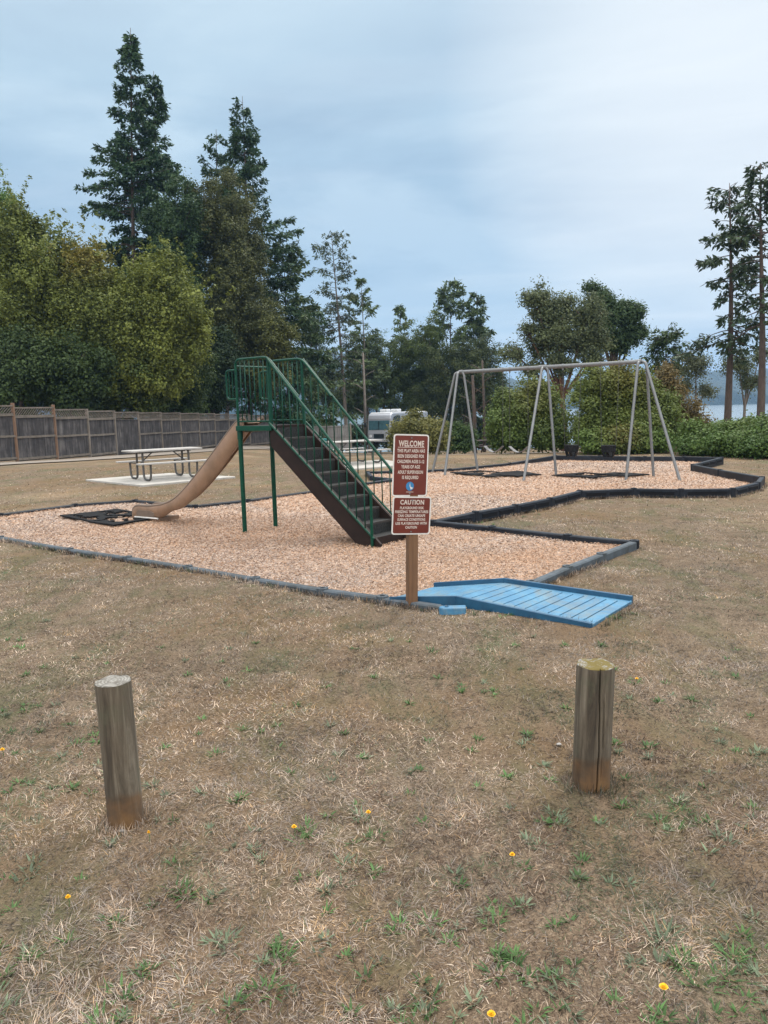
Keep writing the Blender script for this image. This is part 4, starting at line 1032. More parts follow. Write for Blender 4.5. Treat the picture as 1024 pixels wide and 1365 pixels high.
# ------------------------------------------------------------------ motorhome
def rv():
    Y = 58.0; x, z = at(490, 575, Y); z0 = at(500, 593.5, Y)[1]
    r = empty('motorhome', (x, Y, z0), math.radians(-25)); tag(r, 'silver motorhome parked nose-on behind a bush', 'motorhome'); r.scale = (.76, .76, .76)
    W_, Lr, Hh = 2.5, 10, 3.25; paint = simple('silver_paint', (.36, .38, .42), .3, .35, .15, 2, bmp=0); white = simple('roof_white', (.62, .64, .66), .5, bmp=0)
    dark = simple('tinted_glass', (.012, .02, .025), .08, 0, .2, 1, bmp=0); blu = simple('windscreen_glass', (.06, .13, .155), .08, 0, .5, 3, bmp=0)
    pr = [(0, .45), (-.04, 1.2), (.02, 1.5), (.12, 2.35), (.10, 2.6), (.22, 2.95), (.6, 3.15), (Lr, 3.15), (Lr, .4)]
    MB().prism(pr, lambda p, q: (q, p[0], p[1]), 0, W_).build('body', paint, r, bevel=.12)
    MB().prism([(.5, 3.13), (.7, 3.2), (Lr-.1, 3.2), (Lr-.1, 3.13)], lambda p, q: (q, p[0], p[1]), .12, W_-.12).build('roof', white, r, bevel=.04)
    ws = MB(); ws.add([(.14, -.03+.05, 1.52), (W_-.14, .02, 1.52), (W_-.18, .085, 2.48), (.18, .085, 2.48)], [(0, 1, 2, 3)]); ws.add([(.14, -.0, 1.55), (W_-.14, .0, 1.55), (W_-.2, .075, 2.4), (.2, .075, 2.4)], [(0, 1, 2, 3)])
    sc_ = MB().prism([(-.02, 1.5), (.08, 2.42), (.16, 2.42), (.06, 1.5)], lambda p, q: (q, p[0], p[1]), .14, W_-.14).build('windscreen', blu, r, bevel=.03)
    MB().box((W_/2, .0, 1.95), (.05, .1, .86)).build('pillar', dark, sc_)
    MB().prism([(-.07, .7), (-.07, 1.12), (-.0, 1.12), (-.0, .7)], lambda p, q: (q, p[0], p[1]), .7, W_-.7).build('grille', dark, r)
    for k in (.35, W_-.35): MB().tube([(k, -.08, .9), (k, .0, .9)], .14, 14).build('headlight', white, r)
    MB().box((W_/2, -.08, .48), (W_-.1, .2, .28)).build('bumper', paint, r, bevel=.05)
    # side facing right of frame: dark arched window area, entry window, wheels
    MB().prism([(.55, 1.45), (.50, 2.2), (.8, 2.75), (1.6, 2.9), (2.4, 2.85), (2.4, 1.5)], lambda p, q: (q, p[0], p[1]), W_-.01, W_+.02).build('side_window', dark, r)
    MB().prism([(3.4, 1.7), (3.4, 2.5), (5.2, 2.5), (5.2, 1.7)], lambda p, q: (q, p[0], p[1]), W_-.01, W_+.015).build('side_window', dark, r)
    for yy in (1.6, 7.2):
        for xx in (.05, W_-.3):
            w = MB().tube([(xx, yy, .42), (xx+.25, yy, .42)], .45, 20).build('wheel', M['rubber'], r)
    for yy, l in ((1.6, .9), (4.2, 1.0)): MB().box((W_/2, yy, 3.36), (.8, l, .3)).build('roof_unit', white, r, bevel=.08)
    for xx, sg in ((0, -1), (W_, 1)):
        MB().box((xx+sg*.22, -.05, 2.0), (.12, .14, .4)).bar((xx, .1, 2.3), (xx+sg*.22, -.05, 2.2), .03, .03).build('mirror', dark, r, bevel=.02)
rv()

# ------------------------------------------------------------------ vegetation
def rhomb(P, A, B, col, name, m, parent):
    n = len(P); V = np.empty((n, 4, 3)); V[:, 0] = P; V[:, 1] = P+A*.45-B; V[:, 2] = P+A; V[:, 3] = P+A*.5+B
    return np_mesh(name, V.reshape(-1, 3), np.arange(4*n), np.full(n, 4, np.int32), m, parent, col=np.repeat(col, 4, 0))
def conifer(pxb, pxt, pyt, Y, halfw, cs, seed, label, dens=1.0, colr=((.022, .042, .022), (.05, .085, .038)), group='conifers beyond the play area', bias=None, prof=None, sp=.34, droop=.28, bark='bark', tr=None, bend=0, gaps=.0, base_py=585, spm=42, nm='fir_tree', br=6.5):
    rg = np.random.default_rng(seed)
    xb, _ = at(pxb, base_py, Y); xt, zt = at(pxt, pyt, Y); zb = H(xb, Y); h = zt-zb; R = halfw/F*Y
    root = empty(nm, (xb, Y, zb)); tag(root, label, 'tree', group)
    def tx(t): return (xt-xb)*t**1.3+bend*math.sin(t*3.1)*(t > 0), 0.25*math.sin(t*5+seed)*h/20
    tr = tr or h*.008
    tm = MB(); K = 14
    tm.tube([(tx(k/K)[0], tx(k/K)[1], -0.5+(h+.5)*k/K) for k in range(K+1)], [tr*(1-.93*(k/K)**1.1)*(1.15 if k == 0 else 1) for k in range(K+1)], 9)
    nbr = int(h*br*dens); Ps = []; As = []; Bs = []; Cs = []
    c0 = np.array(colr[0])*np.array((1.35, 1.45, 1.15)); c1 = np.array(colr[1])*np.array((1.55, 1.6, 1.2))
    tt = np.sort(rg.uniform(0, 1, nbr)**.9)
    for t in tt:
        z = h*(cs+(1-cs)*t*.985); tz = z/h; az = rg.uniform(0, 2*np.pi)
        if rg.uniform() < gaps*(math.sin(t*23+seed)*.5+.5): continue
        pr = prof(t) if prof else (1-t)**.75*(.72+.28*min(1, t/.15))
        L = R*pr*rg.uniform(.55, 1.12)*(1+.22*math.sin(az*2+seed+t*9))+.12
        if bias: L *= max(.25, 1+bias*math.cos(az))
        e0 = math.radians(-12+50*t**1.3+rg.uniform(-9, 9)); bx, by = tx(tz)
        o = np.array((bx, by, z)); hd = np.array((math.cos(az), math.sin(az), 0)); sd_ = np.array((-hd[1], hd[0], 0))
        def pos(u): return o+hd*(L*u*math.cos(e0))[:, None] if False else o[None]+hd[None]*(L*u*math.cos(e0))[:, None]+np.array((0, 0, 1.))[None]*(L*(u*math.sin(e0)-droop*u*u+.16*u**4))[:, None]
        uu = np.linspace(0, 1, 5); pp = pos(uu); tm.tube([tuple(p) for p in pp], [max(.012, tr*.22*(1-t*.6)*(1-q*.85)) for q in uu], 4, False)
        # side twigs, each a small spray of needles
        ntw = max(5, int(L*spm/6)); u = rg.uniform(.12 if t > .3 else .3, 1, ntw)**.75; bp = pos(u)
        tl = (.30*L*(1.05-u)+.16)*rg.uniform(.5, 1.1, ntw); sgn = rg.choice([-1, 1], ntw)
        td = hd[None]*rg.uniform(.35, .9, ntw)[:, None]+sd_[None]*(sgn*rg.uniform(.3, 1, ntw))[:, None]+np.stack([0*u, 0*u, rg.uniform(-.45, .1, ntw)], -1); td /= np.linalg.norm(td, axis=1)[:, None]
        ns = 6; v = (np.arange(ns)+.5)/ns; q = bp[:, None]+td[:, None]*(tl[:, None]*v[None])[..., None]; q = q.reshape(-1, 3); n = len(q)
        q += rg.normal(0, .05, (n, 3)); q[:, 2] -= np.abs(rg.normal(0, .07, n))
        A = np.repeat(td, ns, 0)+rg.normal(0, .55, (n, 3)); A[:, 2] -= .25; A /= np.linalg.norm(A, axis=1)[:, None]
        ln = rg.uniform(.5, 1.15, n)*sp; B = np.cross(A, rg.normal(0, .55, (n, 3))+np.array((0, 0, 1.))); B /= np.linalg.norm(B, axis=1)[:, None]+1e-6
        Ps.append(q); As.append(A*ln[:, None]); Bs.append(B*(ln*rg.uniform(.13, .24, n))[:, None])
        k = rg.uniform(0, 1)*.6+rg.uniform(0, .4, n); Cs.append(c0+(c1-c0)*k[:, None])
    P = np.concatenate(Ps)
    tm.build('trunk', M[bark], root, True, fixn=False)
    rhomb(P, np.concatenate(As), np.concatenate(Bs), np.concatenate(Cs), 'crown', M['needle'], root)
    return root, len(P)
TOTAL = 0
def broad(px, Y, lobes, seed, label, colr, nm='leafy_tree', cat_='tree', group='leafy trees and shrubs', clumps=900, per=34, leaf=.135, sig=.22, bark='bark', tr=.16, base=None, upright=0., patch=None, shell=.42, base_py=585, twig=True, pcol=(.22, .15, .03)):
    """lobes: (px, py, rx px, ry px, depth offset m) ellipsoids as seen, each with real depth"""
    global TOTAL
    rg = np.random.default_rng(seed); xb, _ = at(px, base_py, Y); zb = H(xb, Y)
    root = empty(nm, (xb, Y, zb)); tag(root, label, cat_, group)
    E = []
    for (lx, ly_, rx, ry, dy) in lobes:
        yy = Y+dy; x, z = at(lx, ly_, yy); E.append((x-xb, dy, z-zb, rx/F*yy, max(.5, (rx+ry)/2/F*yy*.85), ry/F*yy))
    E = np.array(E); vol = E[:, 3]*E[:, 5]*np.sqrt(E[:, 4]); w = vol/vol.sum(); idx = rg.choice(len(E), clumps, p=w); e = E[idx]
    d = rg.normal(0, 1, (clumps, 3)); d /= np.linalg.norm(d, axis=1)[:, None]; rr_ = rg.uniform(0, 1, clumps)**shell
    rr_ *= 1+.20*np.sin(d[:, 0]*5+seed)+.16*np.sin(d[:, 2]*7+d[:, 1]*4+seed*2)+.12*np.sin(d[:, 0]*13+d[:, 2]*11+seed*3)+(rg.uniform(0, 1, clumps) > .9)*rg.uniform(0, .22, clumps)
    cp = e[:, :3]+d*e[:, 3:6]*rr_[:, None]
    keep = cp[:, 2] > .15; cp = cp[keep]; clumps = len(cp)
    # gather the clumps round boughs so that the crown has masses and gaps
    nbg = max(6, clumps//(16 if cat_ == 'tree' else 14)); bi = rg.integers(0, clumps, nbg); bc = cp[bi]
    dd_ = ((cp[:, None, :]-bc[None, :, :])**2).sum(2); near = dd_.argmin(1); cp = bc[near]+(cp-bc[near])*rg.uniform(.45, .8, nbg)[near][:, None]
    bk = rg.uniform(0, 1, nbg)[near]; sf = np.ones(clumps)
    if upright:   # leading shoots standing proud of the crown
        hi = np.where(cp[:, 2] > np.percentile(cp[:, 2], 35))[0]; pick = rg.choice(hi, clumps//7); new = []; nb_ = []; tilt = rg.normal(0, .14, (len(pick), 3))
        for kk in range(1, 6):
            q = cp[pick]+tilt*kk; q[:, 2] += .21*kk*rg.uniform(.8, 1.2, len(pick)); new.append(q); nb_.append(near[pick])
        m0 = len(cp); cp = np.concatenate([cp]+new); near = np.concatenate([near]+nb_); bk = np.concatenate([bk]+[bk[pick]*.6+.3]*5); clumps = len(cp); sf = np.ones(clumps); sf[m0:] = np.repeat([.55, .48, .40, .32, .22], len(pick))
    c0 = np.array(colr[0])*np.array((1.0, 1.1, .95)); c1 = np.array(colr[1])*np.array((1.5, 1.62, 1.3)); kc = np.clip(.55*bk+.45*rg.uniform(0, 1, clumps), 0, 1)
    if upright:   # leading shoots standing proud of the crown
        pass
    nn = np.where(sf < 1, rg.poisson(per*.42, clumps)+2, rg.poisson(per*1.25, clumps)+3); ids = np.repeat(np.arange(clumps), nn); n = len(ids); TOTAL += n
    sg = sig*rg.uniform(.6, 1.3, clumps)*sf
    P = cp[ids]+rg.normal(0, 1, (n, 3))*sg[ids][:, None]*np.array((1, 1, .8+upright*1.4))
    A = rg.normal(0, 1, (n, 3)); A[:, 2] += upright*1.8-.15
    Nn = (P-cp[ids])/(sg[ids][:, None]+1e-6)*.55+(cp[ids]-bc[near[ids]])*.5+rg.normal(0, .5, (n, 3)); Nn[:, 2] += .65
    B = np.cross(A, Nn); B /= np.linalg.norm(B, axis=1)[:, None]+1e-6; A = A-Nn*((A*Nn).sum(1)/((Nn*Nn).sum(1)+1e-6))[:, None]; A /= np.linalg.norm(A, axis=1)[:, None]+1e-6
    ln = leaf*rg.uniform(.5, 1.4, n)
    col = c0+(c1-c0)*(kc[ids]*.7+rg.uniform(0, .3, n))[:, None]
    if patch:
        (qx, qy, qr, am) = patch; xq, zq = at(qx, qy, Y); dd = np.hypot(P[:, 0]+xb-xq, P[:, 2]+zb-zq)/(qr/F*Y)
        f = (am*np.exp(-dd**2))[:, None]*rg.uniform(.4, 1, (n, 1)); col = col*(1-f)+np.array(pcol)*f
    tm = MB(); top = E[:, 2].mean(); nst = 1 if cat_ == 'tree' else 4
    fk = (E[:, 2]-E[:, 5]).min()*.75 if cat_ == 'tree' else .3; fk = max(.8 if cat_ == 'tree' else .25, fk); mx_ = E[:, 0].mean()*.25
    if cat_ == 'tree': tm.tube([(0, 0, -.4), (mx_*.3+.05, 0, fk*.5), (mx_, 0, fk), (E[:, 0].mean()*.7, E[:, 1].mean()*.7, top)], [tr*1.15, tr, tr*.85, tr*.3], 9)
    for (cx, cy, cz_, rx, ry, rz_) in E:
        if cat_ == 'tree':
            p = [(mx_, 0, fk*.96), (mx_+(cx-mx_)*.45, cy*.45, fk+(cz_-fk)*.4), (mx_+(cx-mx_)*.85, cy*.85, fk+(cz_-fk)*.85), (cx, cy, cz_+rz_*.5)]; q_ = .55
        else: q_ = 1
        if cat_ != 'tree': p = [(rg.normal(0, tr*.7), rg.normal(0, tr*.7), -.3), (cx*.35+rg.normal(0, .1), cy*.35, max(.3, cz_*.45)), (cx*.8, cy*.8, cz_*.8+.0), (cx, cy, cz_+rz_*.5)]
        tm.tube(p, [tr*q_, tr*.75*q_, tr*.5*q_, tr*.15], 7)
        for q in range(5 if twig else 2):
            dd = rg.normal(0, 1, 3); dd /= np.linalg.norm(dd); dd[2] = abs(dd[2])*.7
            s = Vector(p[2]); tpt = (cx+dd[0]*rx*.85, cy+dd[1]*ry*.85, cz_+dd[2]*rz_*.85); md = ((s.x+tpt[0])/2+rg.normal(0, .1), (s.y+tpt[1])/2, (s.z+tpt[2])/2+.15)
            tm.tube([tuple(s), md, tpt], [tr*.35, tr*.22, tr*.06], 5)
    tm.build('trunk' if cat_ == 'tree' else 'stems', M[bark], root, True, fixn=False)
    rhomb(P, A*ln[:, None], B*(ln*rg.uniform(.28, .42, n))[:, None], col, 'crown' if cat_ == 'tree' else 'foliage', M['leaf'], root)
    return root

# --- left: leafy row behind the fence
olive = ((.048, .062, .016), (.145, .155, .042)); dk = ((.022, .036, .014), (.060, .085, .030)); mid = ((.030, .045, .015), (.080, .100, .032))
broad(0, 50, [(-8, 300, 48, 62, 0), (-60, 380, 60, 90, 0)], 1, 'bright green rounded tree at the far left edge', ((.045, .085, .025), (.095, .15, .05)), clumps=900)
broad(30, 42, [(30, 345, 55, 62, 0), (-25, 400, 60, 85, -.5), (55, 420, 60, 75, -1.2), (10, 480, 70, 60, -1)], 2, 'olive leafy tree behind the fence at far left', olive, clumps=2600, upright=.35, per=36)
broad(112, 43, [(110, 380, 46, 48, 0), (85, 440, 60, 65, -1.2), (135, 450, 55, 60, -1.5)], 3, 'olive leafy tree with a yellow patch at its top', olive, clumps=2500, upright=.35, patch=(118, 342, 36, .75), pcol=(.30, .22, .045), per=36)
broad(210, 43, [(208, 392, 38, 44, 0), (200, 440, 62, 58, -1), (240, 445, 34, 36, -.5), (190, 490, 58, 50, -1.5)], 4, 'yellow green leafy tree standing right of the yellow topped one', ((.055, .068, .015), (.165, .172, .044)), clumps=2700, upright=.3, per=36)
for k, (px, py, rx, ry, Y) in enumerate([(20, 508, 55, 50, 39), (90, 512, 58, 50, 40), (160, 515, 58, 46, 42), (228, 515, 50, 46, 46)]):
    broad(px, Y, [(px, py, rx, ry, 0), (px+15, py-25, rx*.7, ry*.8, -.8)], 20+k, ['dark green shrub right behind the leftmost fence panels', 'dark green shrub behind the fence below the yellow patch', 'dark green shrub behind the lattice fence, middle of the row', 'dark green shrub behind the fence near the slide top'][k], dk if k != 2 else mid, nm='tall_shrub', cat_='shrub', clumps=1100, per=30)
M['bank'] = simple('red_brown_bank', (.13, .06, .04), .95, 0, .4, 3, c2=(.07, .035, .025))
broad(290, 50, [(285, 490, 34, 52, 0), (262, 520, 28, 34, 0)], 30, 'very dark bushy evergreen left of the slide top', ((.012, .022, .012), (.028, .045, .020)), clumps=1500, per=34, nm='evergreen_tree')
# --- big firs
fd = ((.018, .040, .024), (.045, .078, .042))
def pf_big(t): return (1-t)**.72*(.88+.16*math.sin(t*23))
conifer(190, 172, 34, 56, 98, .10, 40, 'tallest dark fir at the left, pointed crown', 1.6, ((.016, .038, .024), (.046, .080, .042)), prof=pf_big, sp=.36, spm=80, gaps=.15, droop=.34)
conifer(222, 203, 92, 58, 72, .10, 47, 'second leader of dark fir just right of the tallest fir', 1.4, ((.016, .038, .024), (.046, .080, .042)), prof=lambda t: (1-t)**.6, sp=.36, spm=70, gaps=.15, droop=.34)
conifer(335, 322, 126, 60, 132, .05, 41, 'tall dark fir with bent tip behind the slide top', 1.5, fd, prof=lambda t: (1-t)**1.05*1.05+.05, sp=.36, spm=66, droop=.22, gaps=.25, bend=.15)
conifer(292, 288, 172, 62, 56, .15, 42, 'thin topped fir between the two tallest firs', 1.3, fd, prof=lambda t: (1-t)**.4*.8, sp=.36, spm=56, gaps=.3)
conifer(386, 378, 318, 62, 104, .04, 43, 'low spreading fir to the right of the bent fir', 2.1, ((.022, .042, .02), (.06, .085, .035)), prof=lambda t: (1-t)**.6, sp=.38, gaps=.3)
broad(300, 54, [(290, 300, 46, 65, 0), (325, 330, 36, 60, .5), (305, 400, 60, 70, -.5), (345, 440, 42, 50, 0), (300, 470, 50, 48, -1)], 44, 'brownish green leafy tree in front of the bent fir', ((.034, .042, .016), (.085, .085, .034)), clumps=3400, per=30, bark='bark_grey', shell=.5)
broad(230, 52, [(238, 300, 40, 60, 0), (235, 400, 45, 80, 0)], 45, 'deep green leafy crown between the olive row and firs', ((.016, .034, .016), (.042, .07, .03)), clumps=1800, per=30)
broad(362, 52, [(365, 455, 32, 34, 0), (350, 500, 34, 30, 0)], 46, 'yellowish bush behind the slide platform', ((.04, .045, .014), (.10, .10, .03)), clumps=700, per=30)
broad(415, 72, [(415, 440, 20, 34, 0), (405, 480, 30, 30, 0), (428, 500, 28, 26, 0)], 48, 'loose grey green tree left of the bare trunked fir', ((.035, .05, .035), (.075, .10, .06)), clumps=700, per=22, leaf=.14, bark='bark_grey')
# --- middle group
md = ((.034, .052, .026), (.085, .115, .055))
conifer(463, 442, 312, 72, 30, .28, 50, 'thin sparse fir with a long bare trunk above the stairs', 1.3, ((.025, .036, .022), (.055, .072, .038)), prof=lambda t: .45+.8*math.sin(t*2.9)*(1-t*.45), sp=.32, gaps=.3, tr=.20, bark='bark_grey', spm=34, droop=.32)
conifer(492, 481, 370, 76, 40, .25, 51, 'fir just right of the bare trunked one', 1.4, md, prof=lambda t: (1-t)**.6, sp=.44, gaps=.3, spm=40, bark='bark_grey')
conifer(540, 533, 405, 82, 44, .2, 52, 'slim pointed fir above the motorhome', 1.3, md, prof=lambda t: (1-t)**.9+.05, sp=.45, gaps=.3, spm=38)
conifer(600, 601, 376, 78, 56, .2, 53, 'broad fir with two heads above the left swing legs, left head', 1.5, md, prof=lambda t: (1-t)**.3*.9, sp=.46, gaps=.35, spm=40)
conifer(632, 636, 388, 79, 40, .2, 54, 'broad fir with two heads above the left swing legs, right head', 1.5, ((.022, .04, .02), (.055, .08, .036)), prof=lambda t: (1-t)**.45*.9, sp=.46, gaps=.25, spm=42)
broad(620, 74, [(610, 500, 46, 44, 0), (640, 480, 30, 36, 0), (590, 530, 40, 36, 0), (645, 525, 34, 36, 0)], 55, 'dense dark green tree beside the left swing legs', ((.022, .034, .014), (.060, .070, .028)), clumps=2300, per=30)
broad(500, 78, [(492, 470, 28, 36, 0), (515, 500, 34, 40, 0), (480, 525, 32, 44, 0), (543, 470, 26, 42, 0), (550, 520, 34, 40, 0), (575, 480, 22, 40, 0)], 56, 'mid green leafy tree behind the motorhome', mid, clumps=2300, per=26)
broad(445, 80, [(445, 525, 28, 28, 0), (425, 525, 22, 26, 0)], 57, 'low leafy tree seen through the stair railing', ((.03, .042, .018), (.075, .09, .035)), clumps=450, per=24)
broad(575, 76, [(575, 470, 24, 40, 0), (565, 540, 30, 28, 0)], 58, 'loose green tree between the slim fir and the broad fir', mid, clumps=800, per=22)
for k, (px, py, rx, ry, Y, cl_, cc_, lb) in enumerate([(560, 578, 30, 24, 36, 1400, ((.05, .055, .018), (.15, .13, .045)), 'brownish yellow bush in front of the motorhome'), (603, 582, 28, 18, 44, 700, ((.025, .045, .015), (.06, .09, .03)), 'green bush between the swing legs and the sign')]):
    broad(px, Y, [(px, py, rx, ry, 0), (px-24, py+3, 20, 16, 0), (px+14, py+4, 20, 18, 0)], 60+k, lb, cc_, nm='bush', cat_='bush', clumps=cl_, per=26, leaf=.10, sig=.15, tr=.04)
def trunk_only(px, pyt, Y, r, label, pyb=592, bark='bark'):
    x, z = at(px, pyt, Y); xb, _ = at(px+3, pyb, Y); zb = H(xb, Y); o = empty('bare_trunk', (xb, Y, zb)); tag(o, label, 'tree trunk')
    mb = MB(); mb.tube([(0, 0, -.3), ((x-xb)*.5+.05, 0, (z-zb)*.5), (x-xb, 0, z-zb)], [r, r*.8, r*.5], 10)
    for k in range(5): 
        t = .4+.12*k; mb.tube([((x-xb)*t, 0, (z-zb)*t), ((x-xb)*t+(.5 if k % 2 else -.5), .1, (z-zb)*t+.35), ((x-xb)*t+(.9 if k % 2 else -.8), .1, (z-zb)*t+.5)], [.04, .03, .012], 5)
    mb.build('trunk', M[bark], o, True, fixn=False)
trunk_only(630, 500, 50, .16, 'dark bare trunk left of the far picnic table'); trunk_only(643, 480, 52, .12, 'thin dark trunk behind the far picnic table'); trunk_only(484, 470, 60, .13, 'mossy pale trunk left of the motorhome', bark='bark_grey')
# --- low thicket along the bluff
for k, (px, w_, lb) in enumerate([(345, 34, 'low dark thicket on the bluff behind the slide legs'), (455, 30, 'low dark thicket on the bluff left of the motorhome'), (520, 40, 'low dark thicket on the bluff behind the motorhome'), (575, 34, 'low dark thicket on the bluff behind the sign'), (632, 34, 'low dark thicket on the bluff behind the bare trunks'), (668, 26, 'low dark thicket on the bluff left of the yellow green bush'), (900, 40, 'low dark thicket on the bluff behind the rusty shrub')]):
    broad(px, 78, [(px-w_*.5, 582, w_*.7, 18, 0), (px+w_*.5, 580, w_*.7, 20, 1)], 120+k, lb, ((.024, .036, .014), (.065, .08, .03)), nm='thicket', cat_='bush', clumps=420, per=24, leaf=.2, sig=.3, tr=.06, base_py=597)
# --- right side
broad(752, 46, [(714, 398, 22, 22, 0), (735, 425, 34, 30, .4), (752, 405, 20, 18, .5), (745, 452, 34, 20, -.6), (722, 462, 22, 16, .6), (782, 422, 30, 28, 0), (775, 455, 34, 22, .6), (798, 455, 20, 16, 0), (702, 440, 16, 14, 0), (684, 470, 18, 12, 0), (706, 490, 24, 14, 0), (745, 486, 30, 16, -.8), (790, 480, 26, 14, -.5)], 70, 'madrone tree with peeling red trunk behind the swing beam', ((.042, .052, .028), (.105, .115, .062)), clumps=1900, per=20, leaf=.125, sig=.22, bark='bark_red', tr=.17, shell=.6, base_py=590)
broad(820, 50, [(788, 384, 9, 6, 0), (803, 396, 15, 10, 0), (812, 420, 24, 22, 0), (838, 418, 18, 18, 0), (846, 442, 14, 14, 0), (825, 455, 22, 14, 0), (800, 446, 20, 18, 0)], 71, 'bright green crown right of the madrone', ((.022, .042, .017), (.052, .078, .034)), clumps=1100, per=28, leaf=.14)
conifer(889, 888, 448, 48, 26, .72, 72, 'small flat topped conifer right of the green crown', 2.0, ((.02, .035, .016), (.045, .07, .03)), prof=lambda t: .9, sp=.3, gaps=.2, tr=.12)
broad(690, 27.5, [(700, 560, 42, 34, 0), (678, 575, 30, 28, -.4), (728, 580, 30, 24, -.5), (715, 530, 28, 22, .3), (680, 535, 22, 18, .3)], 73, 'yellow green bush behind the brown picnic table', ((.03, .052, .016), (.095, .125, .036)), nm='bush', cat_='bush', clumps=2000, per=32, leaf=.08, sig=.13, tr=.05, patch=(710, 525, 34, .6), pcol=(.20, .17, .04))
broad(820, 25.5, [(810, 520, 42, 36, .5), (845, 530, 38, 36, .6), (795, 570, 34, 34, 0), (850, 575, 42, 32, -.3), (880, 560, 26, 40, .2)], 74, 'tall yellowing bush behind the right swing bay', ((.036, .055, .016), (.115, .132, .036)), nm='bush', cat_='bush', clumps=3000, per=30, leaf=.075, sig=.14, tr=.05, shell=.55, patch=(835, 495, 34, .6), pcol=(.22, .165, .04), bark='bark_grey')
broad(830, 24.4, [(800, 592, 22, 18, 0), (835, 588, 28, 22, 0), (868, 592, 24, 18, 0)], 75, 'low bright green bush at the back edge of the chips', ((.035, .065, .018), (.10, .14, .04)), nm='bush', cat_='bush', clumps=1300, per=30, leaf=.08, sig=.10, tr=.03, patch=(825, 575, 30, .4), pcol=(.25, .10, .03))
broad(905, 27, [(905, 560, 28, 34, 0), (885, 520, 24, 30, 0), (930, 575, 24, 24, -.3)], 76, 'rusty brown shrub right of the outermost swing leg', ((.05, .042, .018), (.13, .085, .038)), nm='bush', cat_='bush', clumps=1000, per=24, leaf=.08, sig=.15, tr=.04, shell=.6)
for k, (px, py, rx, ry, Y) in enumerate([(945, 592, 38, 26, 23.5), (992, 588, 42, 30, 22.5), (1045, 588, 44, 34, 21.5)]):
    broad(px, Y, [(px, py, rx, ry, 0), (px-12, py+10, rx*.8, ry*.7, -.7), (px+14, py+8, rx*.8, ry*.75, -.8)], 80+k, ['green hedge bush at the right edge, left of the group', 'green hedge bush under the right firs, middle of the group', 'green hedge bush cut by the right frame edge'][k], ((.030, .058, .016), (.085, .125, .036)), nm='hedge_bush', cat_='bush', clumps=2100, per=32, leaf=.075, sig=.11, tr=.04, patch=(px, py-22, 34, .35), pcol=(.14, .15, .04))
broad(928, 44, [(928, 485, 26, 20, 0), (912, 515, 16, 14, 0), (940, 520, 16, 12, 0)], 84, 'thin airy tree left of the right firs', ((.05, .055, .035), (.10, .105, .065)), clumps=330, per=16, leaf=.10, sig=.2, bark='bark_grey', tr=.09, shell=.6, base_py=575)
broad(990, 46, [(985, 485, 26, 20, 0), (1000, 510, 18, 14, 0), (1015, 470, 16, 12, 0)], 85, 'thin airy tree between the right firs', ((.045, .055, .032), (.10, .11, .065)), clumps=330, per=16, leaf=.10, sig=.2, bark='bark_grey', tr=.09, shell=.6, base_py=575)
rd = ((.016, .028, .020), (.042, .062, .040))
conifer(971, 974, 243, 40, 47, .36, 90, 'tall fir with a bare straight trunk at the right edge, left of the pair', 1.35, rd, prof=lambda t: (.72+.35*math.sin(t*14))*(1-t**3*.55)*.95, sp=.34, gaps=.35, bias=-.25, tr=.21, droop=.38, spm=40, base_py=575, br=5)
conifer(1013, 1016, 216, 37, 56, .42, 91, 'tall fir with a bare straight trunk cut by the right edge', 1.45, rd, prof=lambda t: (.75+.3*math.sin(t*11+1))*(1-t**3*.5)*.95, sp=.33, gaps=.25, tr=.21, droop=.32, spm=42, base_py=575, br=5.5)

# ------------------------------------------------------------------ water and far shore
def mk_water():
    m, nt, b = NM('sea_water'); v = objvec(nt, (1, .25, 1)); n = noise(nt, .35, 5, .6, v); b.inputs['Base Color'].default_value = (.16, .20, .22, 1)
    b.inputs['Roughness'].default_value = .18; b.inputs['IOR'].default_value = 1.33; bump(nt, b, n.outputs['Fac'], .25, .6); return m
SEA = -5.0
me = bpy.data.meshes.new('sea'); me.from_pydata([(-4000, 95, SEA), (4000, 95, SEA), (4000, 6000, SEA), (-4000, 6000, SEA)], [], [(0, 1, 2, 3)]); me.update(); finish(me, 'water', mk_water(), None)['kind'] = 'structure'
def mk_hill():
    m, nt, b = NM('wooded_hills'); v = objvec(nt); n = noise(nt, .06, 6, .7, v)
    r = ramp(nt, [(.35, (.012, .026, .022)), (.65, (.032, .052, .034))], n.outputs['Fac']); nt.links.new(r.outputs[0], b.inputs['Base Color']); b.inputs['Roughness'].default_value = .95; bump(nt, b, n.outputs['Fac'], 1, 6); return m
def hills():
    hx = np.arange(-1800, 1800, 4.0); hy = np.concatenate([np.arange(1050, 1120, 5), np.arange(1120, 1700, 25)])
    X, Y = np.meshgrid(hx, hy)
    ridge = 38+40*(1-sst(-80, 260, X))+14*(fbm(X, Y*0, 260, 91)-.5)*2
    prof = sst(1050, 1400, Y); Z = SEA-1+ridge*prof*(1.0)+ridge*.25*sst(1050, 1058, Y)+(fbm(X, Y, 60, 92)-.5)*12*prof
    Z += (Z > SEA+1)*(vn(X, Y, 7, 93)*7+vn(X, Y, 17, 94)*5)
    V = np.stack([X, Y, Z], -1).reshape(-1, 3); nx = len(hx); ny = len(hy); i = (np.arange(ny-1)[:, None]*nx+np.arange(nx-1)[None, :]).ravel()
    o = np_mesh('hills', V, np.stack([i, i+1, i+nx+1, i+nx], -1).ravel(), np.full(len(i), 4, np.int32), mk_hill()); o['kind'] = 'structure'
hills()
